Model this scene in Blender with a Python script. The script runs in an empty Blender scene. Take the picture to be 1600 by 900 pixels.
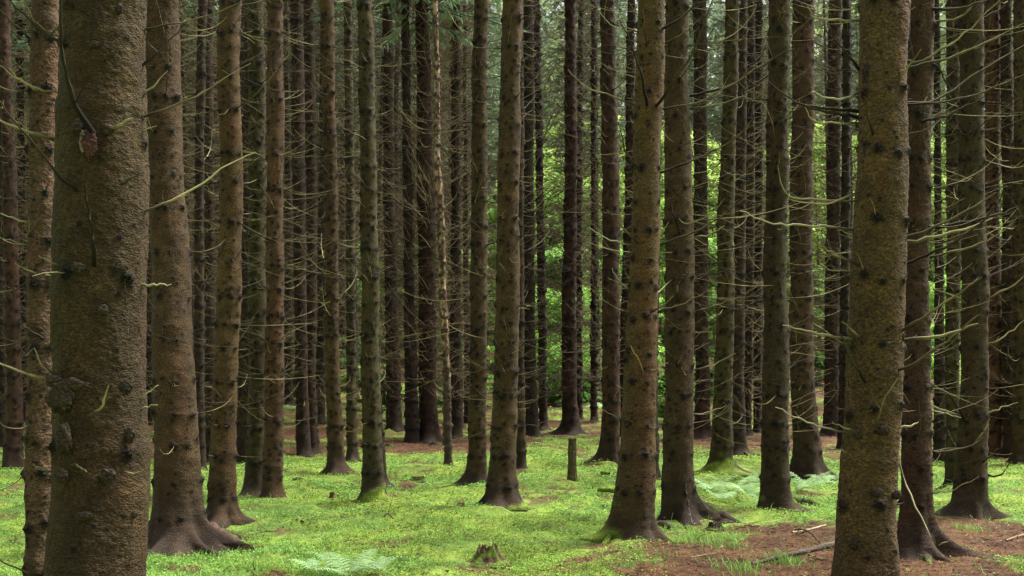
import bpy, math, random
import numpy as np

# ------------------------------------------------------------------ camera, sky, sun, exposure
sc = bpy.context.scene
F = 1800.0          # focal length in pixels of a 1600 px wide frame
HZ = 590.0          # row of the eye level
CH = 1.55           # eye height
cam_d = bpy.data.cameras.new("camera")
cam = bpy.data.objects.new("camera", cam_d)
sc.collection.objects.link(cam)
cam.location = (0, 0, CH)
cam.rotation_euler = (math.radians(90), 0, 0)
cam_d.sensor_width = 36
cam_d.lens = F / 1600 * 36
cam_d.shift_y = (HZ - 450) / 1600
cam_d.clip_start = 0.05
cam_d.clip_end = 2000
sc.camera = cam

SUN_EL, SUN_AZ = 60.0, 62.0      # azimuth clockwise from +Y
world = bpy.data.worlds.new("World")
sc.world = world
world.use_nodes = True
wn = world.node_tree
for n in list(wn.nodes):
    wn.nodes.remove(n)
sky = wn.nodes.new("ShaderNodeTexSky")
sky.sky_type = 'NISHITA'
sky.sun_disc = False
sky.sun_elevation = math.radians(SUN_EL)
sky.sun_rotation = math.radians(SUN_AZ)
sky.air_density = 1.0
sky.dust_density = 6.0
sky.ozone_density = 0.5
hs = wn.nodes.new("ShaderNodeHueSaturation")
hs.inputs["Saturation"].default_value = 0.08
bg = wn.nodes.new("ShaderNodeBackground")
bg.inputs["Strength"].default_value = 0.095
wo = wn.nodes.new("ShaderNodeOutputWorld")
wn.links.new(sky.outputs[0], hs.inputs["Color"])
wn.links.new(hs.outputs[0], bg.inputs["Color"])
wn.links.new(bg.outputs[0], wo.inputs["Surface"])

sl = bpy.data.lights.new("sun", 'SUN')
sl.energy = 3.2
sl.angle = math.radians(22)
sl.color = (1.0, 0.93, 0.80)
so = bpy.data.objects.new("sun", sl)
sc.collection.objects.link(so)
so.rotation_euler = (math.radians(90 - SUN_EL), 0, math.radians(180 - SUN_AZ))
so.location = (0, 0, 30)

sc.view_settings.view_transform = 'Standard'
sc.view_settings.look = 'None'
sc.view_settings.exposure = 1.6
sc.view_settings.gamma = 1.0
sc.view_settings.use_curve_mapping = False

RNG = np.random.default_rng(7)
random.seed(7)
COL = sc.collection

# ------------------------------------------------------------------ helpers
def tag(o, label=None, cat=None, group=None, kind=None):
    if label: o["label"] = label
    if cat: o["category"] = cat
    if group: o["group"] = group
    if kind: o["kind"] = kind
    return o

def empty(name, loc, label=None, cat=None, group=None):
    o = bpy.data.objects.new(name, None)
    o.empty_display_size = 0.2
    COL.objects.link(o)
    o.location = loc
    return tag(o, label, cat, group)

def mesh(name, V, faces, mat=None, col=None, smooth=True):
    """faces: list of int arrays (n,3) or (n,4); col: (nv,3) colour attribute"""
    V = np.asarray(V, np.float32)
    me = bpy.data.meshes.new(name)
    me.vertices.add(len(V))
    me.vertices.foreach_set("co", V.ravel())
    faces = [np.asarray(f, np.int32) for f in faces if len(f)]
    nl = sum(f.size for f in faces)
    npoly = sum(len(f) for f in faces)
    me.loops.add(nl)
    me.loops.foreach_set("vertex_index", np.concatenate([f.ravel() for f in faces]))
    me.polygons.add(npoly)
    tot = np.concatenate([np.full(len(f), f.shape[1], np.int32) for f in faces])
    st = np.concatenate([[0], np.cumsum(tot)[:-1]]).astype(np.int32)
    me.polygons.foreach_set("loop_start", st)
    if smooth:
        me.polygons.foreach_set("use_smooth", np.ones(npoly, bool))
    if col is not None:
        a = me.color_attributes.new("tint", 'FLOAT_COLOR', 'POINT')
        c = np.ones((len(V), 4), np.float32)
        c[:, :3] = np.clip(col, 0, 2)
        a.data.foreach_set("color", c.ravel())
    me.update()
    me.validate()
    if mat: me.materials.append(mat)
    return me

def put(name, me, parent=None, loc=(0, 0, 0), rot=(0, 0, 0), scale=(1, 1, 1)):
    o = bpy.data.objects.new(name, me)
    COL.objects.link(o)
    if parent is not None: o.parent = parent
    o.location = loc; o.rotation_euler = rot; o.scale = scale
    return o

def smoothstep(a, b, x):
    t = np.clip((x - a) / (b - a), 0, 1)
    return t * t * (3 - 2 * t)

_lat = RNG.random((256, 256)).astype(np.float32)
def vnoise(x, y, seed=0):
    x = np.asarray(x, np.float64) + seed * 17.31; y = np.asarray(y, np.float64) + seed * 9.77
    xi = np.floor(x).astype(int); yi = np.floor(y).astype(int)
    fx = x - xi; fy = y - yi
    fx = fx * fx * (3 - 2 * fx); fy = fy * fy * (3 - 2 * fy)
    a = _lat[xi & 255, yi & 255]; b = _lat[(xi + 1) & 255, yi & 255]
    c = _lat[xi & 255, (yi + 1) & 255]; d = _lat[(xi + 1) & 255, (yi + 1) & 255]
    return (a * (1 - fx) + b * fx) * (1 - fy) + (c * (1 - fx) + d * fx) * fy
def fbm(x, y, seed=0, o=4):
    s = 0; a = 0.5; t = 0
    for k in range(o):
        s = s + a * vnoise(x * 2 ** k, y * 2 ** k, seed + k); t += a; a *= 0.5
    return s / t

def ring_noise(nt, z, circ, sx, sz, rng):
    """value noise on a cylinder: cell sx round the ring, sz up; returns (nz, nt) in 0..1"""
    nc = max(3, int(round(circ / sx)))
    zz = z / sz
    zi = np.floor(zz).astype(int); z0 = zi.min(); zi -= z0
    L = rng.random((zi.max() + 2, nc))
    L = L[:, np.r_[0:nc, 0]]
    u = np.arange(nt) / nt * nc
    ui = np.floor(u).astype(int); fu = u - ui; fu = fu * fu * (3 - 2 * fu)
    fz = zz - np.floor(zz); fz = (fz * fz * (3 - 2 * fz))[:, None]
    A = L[:, ui] * (1 - fu) + L[:, ui + 1] * fu
    return A[zi] * (1 - fz) + A[zi + 1] * fz

def tubes(P, R, sides):
    """P (N,K,3) R (N,K) -> verts, quads (closed tips by tiny radius)"""
    P = np.asarray(P, float); R = np.asarray(R, float)
    N, K, _ = P.shape
    T = np.gradient(P, axis=1)
    T /= np.linalg.norm(T, axis=2, keepdims=True) + 1e-9
    ref = np.where(np.abs(T[..., 2:3]) < 0.85, np.array([0, 0, 1.0]), np.array([1.0, 0, 0]))
    A = np.cross(T, ref); A /= np.linalg.norm(A, axis=2, keepdims=True) + 1e-9
    B = np.cross(T, A)
    a = np.arange(sides) / sides * 2 * np.pi
    V = P[:, :, None, :] + R[:, :, None, None] * (A[:, :, None, :] * np.cos(a)[None, None, :, None] + B[:, :, None, :] * np.sin(a)[None, None, :, None])
    idx = np.arange(N * K * sides).reshape(N, K, sides)
    a0 = idx[:, :-1, :]; a1 = np.roll(idx, -1, axis=2)[:, :-1, :]
    b0 = idx[:, 1:, :]; b1 = np.roll(idx, -1, axis=2)[:, 1:, :]
    Q = np.stack([a0, a1, b1, b0], -1).reshape(-1, 4)
    return V.reshape(-1, 3), Q

# ------------------------------------------------------------------ materials
def mat_new(name):
    m = bpy.data.materials.new(name)
    m.use_nodes = True
    nt = m.node_tree
    b = nt.nodes["Principled BSDF"]
    return m, nt, b

def nd(nt, typ, **kw):
    n = nt.nodes.new(typ)
    for k, v in kw.items():
        if k in n.inputs: n.inputs[k].default_value = v
        else: setattr(n, k, v)
    return n

def mulcol(nt, a, b):
    m = nd(nt, "ShaderNodeMix", data_type='RGBA', blend_type='MULTIPLY')
    m.inputs[0].default_value = 1
    nt.links.new(a, m.inputs[6]); nt.links.new(b, m.inputs[7])
    return m.outputs[2]

def ramp(nt, fac, stops):
    r = nt.nodes.new("ShaderNodeValToRGB")
    e = r.color_ramp.elements
    while len(e) < len(stops): e.new(0.5)
    for k, (p, c) in enumerate(stops):
        e[k].position = p
        e[k].color = (*c, 1) if len(c) == 3 else c
    nt.links.new(fac, r.inputs[0])
    return r.outputs[0]

def bark_material(name, flake=55.0, bump=0.6, lo=0.3, hi=2.1, aniso=1.5):
    m, nt, b = mat_new(name)
    at = nd(nt, "ShaderNodeAttribute", attribute_name="tint")
    tc = nt.nodes.new("ShaderNodeTexCoord")
    mp = nd(nt, "ShaderNodeMapping"); mp.inputs["Scale"].default_value = (1, 1, aniso)
    nt.links.new(tc.outputs["Object"], mp.inputs[0])
    n1 = nd(nt, "ShaderNodeTexNoise", Scale=flake, Detail=6.0, Roughness=0.7)
    nt.links.new(mp.outputs[0], n1.inputs["Vector"])
    v1 = nd(nt, "ShaderNodeTexVoronoi", Scale=flake * 1.2, feature='F1')
    nt.links.new(mp.outputs[0], v1.inputs["Vector"])
    k = ramp(nt, n1.outputs["Fac"], [(0.32, (lo,) * 3), (0.52, (0.95,) * 3), (0.74, (hi, hi * 0.97, hi * 0.85))])
    n2 = nd(nt, "ShaderNodeTexNoise", Scale=6.0, Detail=4.0, Roughness=0.6)
    nt.links.new(tc.outputs["Object"], n2.inputs["Vector"])
    k2 = ramp(nt, n2.outputs["Fac"], [(0.3, (0.72, 0.7, 0.72)), (0.7, (1.25, 1.2, 1.1))])
    # flaking contrast comes and goes over the stem; thin lichen islands; cross cracks
    nz = nd(nt, "ShaderNodeTexNoise", Scale=3.2, Detail=5.0, Roughness=0.6)
    nt.links.new(tc.outputs["Object"], nz.inputs["Vector"])
    fc = nd(nt, "ShaderNodeMapRange"); fc.inputs[1].default_value = .36; fc.inputs[2].default_value = .62; fc.inputs[3].default_value = .25; fc.inputs[4].default_value = 1.0
    nt.links.new(nz.outputs["Fac"], fc.inputs[0])
    mk = nd(nt, "ShaderNodeMix", data_type='RGBA'); mk.inputs[6].default_value = (.85, .85, .85, 1)
    nt.links.new(fc.outputs[0], mk.inputs[0]); nt.links.new(k, mk.inputs[7])
    c = mulcol(nt, at.outputs["Color"], mk.outputs[2])
    c = mulcol(nt, c, k2)
    mc_ = nd(nt, "ShaderNodeMapping"); mc_.inputs["Scale"].default_value = (1, 1, 4.5)
    nt.links.new(tc.outputs["Object"], mc_.inputs[0])
    nc = nd(nt, "ShaderNodeTexNoise", Scale=13.0, Detail=6.0, Roughness=0.65, Distortion=0.6)
    nt.links.new(mc_.outputs[0], nc.inputs["Vector"])
    kc = ramp(nt, nc.outputs["Fac"], [(0.30, (.42, .40, .40)), (0.42, (1, 1, 1)), (0.62, (1, 1, 1)), (0.74, (1.35, 1.3, 1.2))])
    c = mulcol(nt, c, kc)
    nl = nd(nt, "ShaderNodeTexNoise", Scale=8.5, Detail=8.0, Roughness=0.72)
    nt.links.new(tc.outputs["Object"], nl.inputs["Vector"])
    lf = ramp(nt, nl.outputs["Fac"], [(0.60, (0, 0, 0)), (0.67, (.4, .4, .4))])
    lm = nd(nt, "ShaderNodeMix", data_type='RGBA'); lm.inputs[7].default_value = (.105, .098, .06, 1)
    nt.links.new(lf, lm.inputs[0]); nt.links.new(c, lm.inputs[6]); c = lm.outputs[2]
    kv = ramp(nt, v1.outputs["Distance"], [(0.0, (1.25,) * 3), (0.5, (1.0,) * 3), (0.9, (0.55,) * 3)])
    c = mulcol(nt, c, kv)
    nt.links.new(c, b.inputs["Base Color"])
    b.inputs["Roughness"].default_value = 0.88
    b.inputs["Specular IOR Level"].default_value = 0.25
    ad = nd(nt, "ShaderNodeMath", operation='SUBTRACT')
    nt.links.new(n1.outputs["Fac"], ad.inputs[0]); nt.links.new(v1.outputs["Distance"], ad.inputs[1])
    bp = nd(nt, "ShaderNodeBump", Strength=bump, Distance=0.006)
    nt.links.new(ad.outputs[0], bp.inputs["Height"])
    nt.links.new(bp.outputs[0], b.inputs["Normal"])
    return m

M_bark = bark_material("spruce_bark", 64, 1.0, .22, 2.4)
M_scaly = bark_material("scaly_bark", 46, 1.0, 0.22, 2.5, 1.3)

def twig_material(name, c1, c2, c3, attr=True):
    m, nt, b = mat_new(name)
    oi = nt.nodes.new("ShaderNodeObjectInfo")
    tc = nt.nodes.new("ShaderNodeTexCoord")
    n1 = nd(nt, "ShaderNodeTexNoise", Scale=9.0, Detail=4.0)
    nt.links.new(tc.outputs["Object"], n1.inputs["Vector"])
    ad = nd(nt, "ShaderNodeMath", operation='MULTIPLY_ADD')
    ad.inputs[1].default_value = 0.55; ad.inputs[2].default_value = 0.0
    nt.links.new(oi.outputs["Random"], ad.inputs[0])
    a2 = nd(nt, "ShaderNodeMath", operation='MULTIPLY_ADD'); a2.inputs[1].default_value = 0.6
    nt.links.new(n1.outputs["Fac"], a2.inputs[0]); nt.links.new(ad.outputs[0], a2.inputs[2])
    c = ramp(nt, a2.outputs[0], [(0.25, c1), (0.5, c2), (0.8, c3)])
    if attr:
        at = nd(nt, "ShaderNodeAttribute", attribute_name="tint")
        c = mulcol(nt, c, at.outputs["Color"])
    nt.links.new(c, b.inputs["Base Color"])
    b.inputs["Roughness"].default_value = 0.8
    b.inputs["Specular IOR Level"].default_value = 0.2
    return m
M_twig = twig_material("lichened_twig", (0.028, 0.019, 0.010), (0.095, 0.08, 0.034), (0.26, 0.235, 0.115))
M_twig_dark = twig_material("dark_twig", (0.010, 0.007, 0.005), (0.022, 0.016, 0.008), (0.045, 0.038, 0.017))  # dark branches: their shade and wetness are both put into the colour
M_twig_pale = twig_material("pale_twig", (0.12, 0.11, 0.055), (0.20, 0.19, 0.10), (0.30, 0.29, 0.18))
M_twig_far = twig_material("far_twig", (0.035, 0.024, 0.014), (0.085, 0.060, 0.034), (0.20, 0.16, 0.09), False)

def leaf_material(name, trans=0.45):
    m, nt, b = mat_new(name)
    nt.nodes.remove(b)
    at = nd(nt, "ShaderNodeAttribute", attribute_name="tint")
    oi = nt.nodes.new("ShaderNodeObjectInfo")
    hs = nt.nodes.new("ShaderNodeHueSaturation")
    mr = nd(nt, "ShaderNodeMapRange"); mr.inputs[3].default_value = 0.75; mr.inputs[4].default_value = 1.3
    nt.links.new(oi.outputs["Random"], mr.inputs[0]); nt.links.new(mr.outputs[0], hs.inputs["Value"])
    nt.links.new(at.outputs["Color"], hs.inputs["Color"])
    d = nt.nodes.new("ShaderNodeBsdfDiffuse"); t = nt.nodes.new("ShaderNodeBsdfTranslucent")
    nt.links.new(hs.outputs[0], d.inputs[0]); nt.links.new(hs.outputs[0], t.inputs[0])
    mx = nd(nt, "ShaderNodeMixShader"); mx.inputs[0].default_value = trans
    nt.links.new(d.outputs[0], mx.inputs[1]); nt.links.new(t.outputs[0], mx.inputs[2])
    nt.links.new(mx.outputs[0], nt.nodes["Material Output"].inputs[0])
    return m
M_leaf = leaf_material("leaf", 0.55)
M_needle = leaf_material("needle_foliage", 0.2)
M_cover = leaf_material("ground_cover_leaf", 0.25)

def simple_attr(name, rough=0.9, scale=30.0, bump=0.8, lo=0.5, hi=1.6):
    m, nt, b = mat_new(name)
    at = nd(nt, "ShaderNodeAttribute", attribute_name="tint")
    tc = nt.nodes.new("ShaderNodeTexCoord")
    n1 = nd(nt, "ShaderNodeTexNoise", Scale=scale, Detail=6.0, Roughness=0.7)
    nt.links.new(tc.outputs["Object"], n1.inputs["Vector"])
    k = ramp(nt, n1.outputs["Fac"], [(0.3, (lo,) * 3), (0.7, (hi,) * 3)])
    nt.links.new(mulcol(nt, at.outputs["Color"], k), b.inputs["Base Color"])
    b.inputs["Roughness"].default_value = rough
    b.inputs["Specular IOR Level"].default_value = 0.15
    bp = nd(nt, "ShaderNodeBump", Strength=bump, Distance=0.02)
    nt.links.new(n1.outputs["Fac"], bp.inputs["Height"]); nt.links.new(bp.outputs[0], b.inputs["Normal"])
    return m
M_wood = simple_attr("rotten_wood", scale=45)
M_rock = simple_attr("mossy_stone", scale=9)

# ------------------------------------------------------------------ terrain
def ground_z(X, Y):
    X = np.asarray(X, float); Y = np.asarray(Y, float)
    xs = [-60, 0, 17, 24, 30, 36, 42, 50, 62, 80, 110, 160]
    zs = [0, 0, 0, .14, .38, .80, 1.45, 2.7, 5.0, 8.8, 18, 34]
    z = np.interp(Y, xs, zs)
    far = smoothstep(20, 45, Y)
    z = z + 0.05 * np.sin(X * .45 + .6) * np.sin(Y * .37) * smoothstep(9, 20, Y)
    z = z + far * (0.35 * np.sin(X * .19 + 1.2) * np.sin(Y * .13 + .4) + 0.25 * (fbm(X * .25 + 50, Y * .25 + 50, 3) - .5) * 2)
    z = z + 0.03 * (fbm(X * .9 + 40, Y * .9 + 40, 5, 2) - .5) * 2 * smoothstep(6, 9, Y)
    return z

_ys = np.concatenate([np.linspace(3.5, 30, 1400), np.linspace(30.05, 120, 1200)])
def P(x, y):
    """ground point seen at pixel x,y"""
    zz = ground_z((x - 800) * _ys / F, _ys)
    row = HZ - F * (zz - CH) / _ys
    k = np.argmax(row <= y)
    Y = float(_ys[k]) if k else float(_ys[-1])
    X = (x - 800) * Y / F
    return X, Y, float(ground_z(X, Y))

# brown needle-litter patches: (px x, px y, half width px, half height px, strength)
BROWN = [(1500, 1000, 420, 165, 1.4), (1330, 850, 190, 34, 1.1), (1150, 890, 170, 40, 1.1), (1080, 862, 90, 20, .8), (1240, 832, 90, 16, 1.0), (1560, 840, 140, 34, 1.3),
         (20, 768, 40, 28, .8), (235, 705, 60, 28, .9), (700, 694, 190, 16, 1.0), (480, 700, 150, 16, .9), (620, 672, 130, 16, .8), (900, 640, 220, 12, .5),
         (960, 690, 90, 12, .7), (1180, 690, 220, 17, 1.0), (1330, 700, 120, 22, .8), (1590, 712, 90, 18, .9), (860, 706, 110, 8, .5), (720, 650, 90, 16, .7),
         (850, 780, 20, 6, .3), (800, 770, 50, 8, .55), (775, 895, 60, 12, .5), (700, 755, 60, 8, .35), (560, 900, 40, 6, .2), (880, 750, 40, 5, .3), (300, 868, 60, 6, .3), (1040, 700, 60, 10, .7),
         (700, 735, 90, 6, .3), (560, 690, 60, 10, .5), (40, 690, 120, 14, .7), (330, 700, 80, 20, .7)]
_BW = []
for (x, y, hx, hy, s) in BROWN:
    a = P(x, min(y + hy, 1060)); b = P(x, max(y - hy, 612)); c = P(x, y)
    _BW.append((c[0], (a[1] + b[1]) / 2, max(.15, hx * c[1] / F), max(.2, (b[1] - a[1]) / 2), s))
def brown(X, Y):
    v = np.zeros(np.shape(X))
    for (cx, cy, rx, ry, s) in _BW:
        d = ((X - cx) / rx) ** 2 + ((Y - cy) / ry) ** 2
        v = np.maximum(v, s * np.exp(-d ** 1.6 * .7))
    v = np.maximum(v, .70 * smoothstep(19, 26, Y))
    n = fbm(X * 1.3 + 30, Y * 1.3 + 30, 11, 4)
    n2 = fbm(X * 6 + 30, Y * 6 + 30, 15, 3)
    n3 = fbm(X * 2.6 + 70, Y * 2.6 + 70, 19, 4)
    small = .75 * smoothstep(.60, .74, n3) * (.4 + .9 * smoothstep(.35, .6, n))
    return np.maximum(smoothstep(.38, .80, v + (n - .5) * 1.15 + (n2 - .5) * .75), small)

def build_ground():
    Yr = np.concatenate([np.linspace(-40, 3, 18), 3.2 * np.exp(np.linspace(0, np.log(165 / 3.2), 760))])
    s = np.concatenate([-np.geomspace(3.5, .62, 26), np.linspace(-.6, .6, 520), np.geomspace(.62, 3.5, 26)])
    Ye = np.maximum(np.abs(Yr), 9)
    X = s[None, :] * Ye[:, None]; Y = np.repeat(Yr[:, None], len(s), 1)
    Z = ground_z(X, Y)
    br = brown(X, Y)
    hum = smoothstep(.35, .75, fbm(X * 2.2, Y * 2.2, 21, 3))
    Z = Z + (0.075 * hum - .03) * (1 - br * .7) * smoothstep(3, 6, Y)
    Z = Z + .014 * (fbm(X * 14, Y * 14, 25, 3) - .5) * smoothstep(3, 6, Y)
    V = np.stack([X, Y, Z], -1).reshape(-1, 3)
    n = fbm(X * 3.1, Y * 3.1, 31, 4); n3 = fbm(X * 17, Y * 17, 35, 2)
    g1 = np.array([.085, .15, .028]); g2 = np.array([.15, .215, .035]); b1 = np.array([.08, .040, .020]); b2 = np.array([.035, .018, .011]); b3 = np.array([.15, .08, .045])
    t = smoothstep(.35, .65, n)[..., None]
    G = g1 * (1 - t) + g2 * t
    G = G * (.6 + .8 * n3[..., None])
    t2 = smoothstep(.3, .7, n3)[..., None]
    B = (b1 * (1 - t) + b2 * t) * (1 - t2 * .5) + b3 * t2 * .5
    C = G * (1 - br[..., None]) + B * br[..., None]
    ny, nx = X.shape
    I = np.arange(ny * nx).reshape(ny, nx)
    Q = np.stack([I[:-1, :-1], I[:-1, 1:], I[1:, 1:], I[1:, :-1]], -1).reshape(-1, 4)
    m = simple_attr("forest_floor", scale=38, bump=1.0, lo=.45, hi=1.6)
    o = put("forest_floor", mesh("forest_floor", V, [Q], m, C.reshape(-1, 3)))
    tag(o, kind="structure")
build_ground()

# ------------------------------------------------------------------ ground cover (stuff nobody could count)
def sample_floor(n, y0, y1, rng, p=1.7, spread=.5):
    u = rng.random(n)
    a = 1 - p
    Y = (y0 ** a + u * (y1 ** a - y0 ** a)) ** (1 / a)
    X = (rng.random(n) * 2 - 1) * (Y * spread + .8)
    return X, Y

def leaf_cards(X, Y, Z, size, tilt, rng, col, aspect=1.0):
    n = len(X)
    az = rng.random(n) * 2 * np.pi
    ti = rng.normal(0, tilt, n)
    u = np.stack([np.cos(az) * np.cos(ti), np.sin(az) * np.cos(ti), np.sin(ti)], -1)
    w = np.stack([-np.sin(az), np.cos(az), rng.normal(0, tilt, n)], -1)
    c = np.stack([X, Y, Z], -1)
    s = size[:, None]
    V = np.stack([c - u * s, c - w * s * .5 * aspect + u * s * .1, c + u * s, c + w * s * .5 * aspect + u * s * .1], 1).reshape(-1, 3)
    Q = np.arange(n * 4).reshape(n, 4)
    return V, Q, np.repeat(col, 4, axis=0)

def palette(rng, n, cols, w):
    k = rng.choice(len(cols), n, p=np.array(w) / sum(w))
    c = np.array(cols)[k] * (0.8 + .4 * rng.random((n, 1)))
    return c

def floor_top(X, Y, br):
    hum = smoothstep(.35, .75, fbm(X * 2.2, Y * 2.2, 21, 3))
    return ground_z(X, Y) + (0.075 * hum - .03) * (1 - br * .7) + .014 * (fbm(X * 14, Y * 14, 25, 3) - .5)

def build_cover():
    rng = np.random.default_rng(3)
    X, Y = sample_floor(620000, 6.2, 42, rng)
    br = brown(X, Y)
    dens = fbm(X * 1.7, Y * 1.7, 41, 4)
    keep = rng.random(len(X)) < (1 - br) * smoothstep(.3, .55, dens) + .03
    X, Y, br, dens = X[keep], Y[keep], br[keep], dens[keep]
    h = (.004 + .035 * rng.random(len(X)) ** 1.5) * (.5 + dens)
    Z = floor_top(X, Y, br) + h
    size = (.005 + .008 * rng.random(len(X))) * np.maximum(1, Y / 11)
    yel = smoothstep(.32, .58, fbm(X * .8 + 9, Y * .8 + 9, 51, 4))[:, None]
    a = palette(rng, len(X), [(.17, .35, .07), (.22, .43, .11), (.09, .20, .04), (.32, .50, .23)], [4, 4, 2.5, 1])
    b = palette(rng, len(X), [(.22, .36, .06), (.17, .31, .05), (.27, .40, .09), (.14, .085, .045)], [4, 4, 1.5, 1.4])
    c = a * (1 - yel) + b * yel
    drk = smoothstep(.5, .68, fbm(X * 3.3 + 31, Y * 3.3 + 31, 55, 3))[:, None]
    c = c * (1 - .5 * drk)
    V, Q, C = leaf_cards(X, Y, Z, size, .4, rng, c, 1.3)
    tag(put("ground_cover", mesh("ground_cover", V, [Q], M_cover, C, False)), "low bright green clover and moss covering the glade floor", "ground cover", kind="stuff")
    # grass blades in loose patches
    X, Y = sample_floor(80000, 6.2, 26, rng)
    br = brown(X, Y)
    keep = rng.random(len(X)) < smoothstep(.52, .72, fbm(X * 1.1 + 5, Y * 1.1 + 5, 61, 3)) * (1.05 - br)
    # tufts at fixed spots of the brown margin
    tuft = [(1155, 890, 26), (1080, 840, 40), (990, 800, 30), (640, 850, 60), (470, 860, 50), (1250, 800, 40), (1555, 770, 60), (300, 880, 70), (1010, 870, 40), (560, 830, 60), (1130, 852, 25), (1512, 828, 16), (1230, 878, 20)]
    TX, TY = [X[keep]], [Y[keep]]
    for (x, y, w) in tuft:
        p = P(x, y); r = w * p[1] / F
        k_ = int(rng.integers(110, 300)); TX.append(rng.normal(p[0], r * .8, k_)); TY.append(rng.normal(p[1], r * 1.3, k_))
    X = np.concatenate(TX); Y = np.concatenate(TY)
    n = len(X); Z = floor_top(X, Y, brown(X, Y))
    az = rng.random(n) * 2 * np.pi; L = .03 + .09 * rng.random(n) ** 2; lean = .2 + .8 * rng.random(n)
    d = np.stack([np.cos(az) * lean, np.sin(az) * lean, np.ones(n)], -1) * L[:, None]
    side = np.stack([-np.sin(az), np.cos(az), np.zeros(n)], -1) * (.0022 + .002 * rng.random(n))[:, None]
    b0 = np.stack([X, Y, Z - .005], -1)
    mid = b0 + d * .6; tip = b0 + d * np.array([1.3, 1.3, .85])
    V = np.stack([b0 - side, b0 + side, mid + side * .8, mid - side * .8, tip], 1).reshape(-1, 3)
    k = np.arange(n)[:, None] * 5
    C = np.repeat(palette(rng, n, [(.12, .25, .05), (.17, .31, .07), (.22, .31, .10)], [3, 2, 1]), 5, axis=0)
    tag(put("grass", mesh("grass", V, [k + np.array([0, 1, 2, 3]), k + np.array([3, 2, 4])], M_cover, C, False)), "thin bright grass blades in loose patches on the glade floor", "grass", kind="stuff")
    # fallen needles and twiglets
    X, Y = sample_floor(300000, 6.2, 36, rng)
    br = brown(X, Y)
    keep = rng.random(len(X)) < br * .95 + .07 * smoothstep(.45, .7, fbm(X * 1.9 + 3, Y * 1.9 + 3, 71, 3)) + .015
    X, Y, br = X[keep], Y[keep], br[keep]
    n = len(X); Z = floor_top(X, Y, br) + .004 + .012 * rng.random(n)
    size = (.012 + .035 * rng.random(n) ** 3) * np.maximum(1, Y / 12)
    c = palette(rng, n, [(.16, .075, .033), (.09, .042, .021), (.25, .13, .07), (.035, .018, .011), (.34, .25, .15)], [4, 3, 1.6, 4, .6])
    V, Q, C = leaf_cards(X, Y, Z, size, .22, rng, c, .16)
    tag(put("needle_litter", mesh("needle_litter", V, [Q], M_cover, C, False)), "reddish brown fallen needles and twig scraps covering the bare floor", "needle litter", kind="stuff")
build_cover()

# ------------------------------------------------------------------ branches
def curve_path(L, e0, e1, K, wob, rng, side=0.0):
    s = np.linspace(0, 1, K)
    el = e0 + (e1 - e0) * s ** 1.3
    az = side * s + np.cumsum(rng.normal(0, wob, K))
    el = el + np.cumsum(rng.normal(0, wob, K))
    d = np.stack([np.cos(el) * np.cos(az), np.cos(el) * np.sin(az), np.sin(el)], -1) * (L / (K - 1))
    p = np.concatenate([[[0, 0, 0]], np.cumsum(d[:-1], 0)])
    return p

def with_subs(main, r0, nsub, rng, K2=5, sublen=(.08, .3), updown=.5, start=.25):
    """side twigs along a main path (K,3)"""
    K = len(main)
    subs = []; rad = []
    L = np.linalg.norm(np.diff(main, axis=0), axis=1).sum()
    for _ in range(nsub):
        f = start + (1 - start - .03) * rng.random()
        q = f * (K - 1); i = min(int(q), K - 2); t = q - i
        p = main[i] * (1 - t) + main[i + 1] * t
        d = main[i + 1] - main[i]; d /= np.linalg.norm(d) + 1e-9
        sd = np.cross(d, [0, 0, 1]); sd /= np.linalg.norm(sd) + 1e-9
        sg = 1 if rng.random() < .5 else -1
        v = d * rng.uniform(.5, 1.0) + sd * sg * rng.uniform(.4, 1.0) + np.array([0, 0, rng.uniform(-.25, updown)])
        v /= np.linalg.norm(v)
        l = rng.uniform(*sublen) * (1.15 - f) * L
        s = np.linspace(0, 1, K2)[:, None]
        pts = p + v * l * s + np.array([0, 0, 1]) * (s ** 2) * l * rng.uniform(-.1, .35) + rng.normal(0, l * .015, (K2, 3)) * s
        subs.append(pts); rr = r0 * (1 - f * .75) * .5
        rad.append(np.linspace(rr, rr * .35, K2))
    return subs, rad

def base_tone(V, L, p0=np.zeros(3)):
    """bark stays on near the trunk (dark), bare lichened wood further out"""
    d = np.linalg.norm(V - p0, axis=1) / L
    t = .18 + 1.05 * smoothstep(.02, .45, d + .25 * (fbm(V[:, 0] * 9 / L + 20, V[:, 2] * 9 / L + 20, 5, 2) - .5))
    return np.repeat(t[:, None], 3, 1)

def branch_mesh(name, L, e0, e1, r0, nsub, seed, mat, K=12, sides=6, side=0.0, wob=.05):
    rng = np.random.default_rng(seed)
    main = curve_path(L, e0, e1, K, wob, rng, side)
    R = r0 * (1 - .75 * np.linspace(0, 1, K)) * (1 + .1 * rng.normal(0, 1, K)); R[0] *= 1.25
    V, Q = tubes(main[None], R[None], sides)
    Vs, Qs = [V], [Q]; n = len(V)
    if nsub:
        subs, rad = with_subs(main, r0, nsub, rng)
        V2, Q2 = tubes(np.array(subs), np.array(rad), 4)
        Vs.append(V2); Qs.append(Q2 + n)
    V = np.concatenate(Vs)
    return mesh(name, V, [np.concatenate(Qs)], mat, base_tone(V, L))

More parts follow.
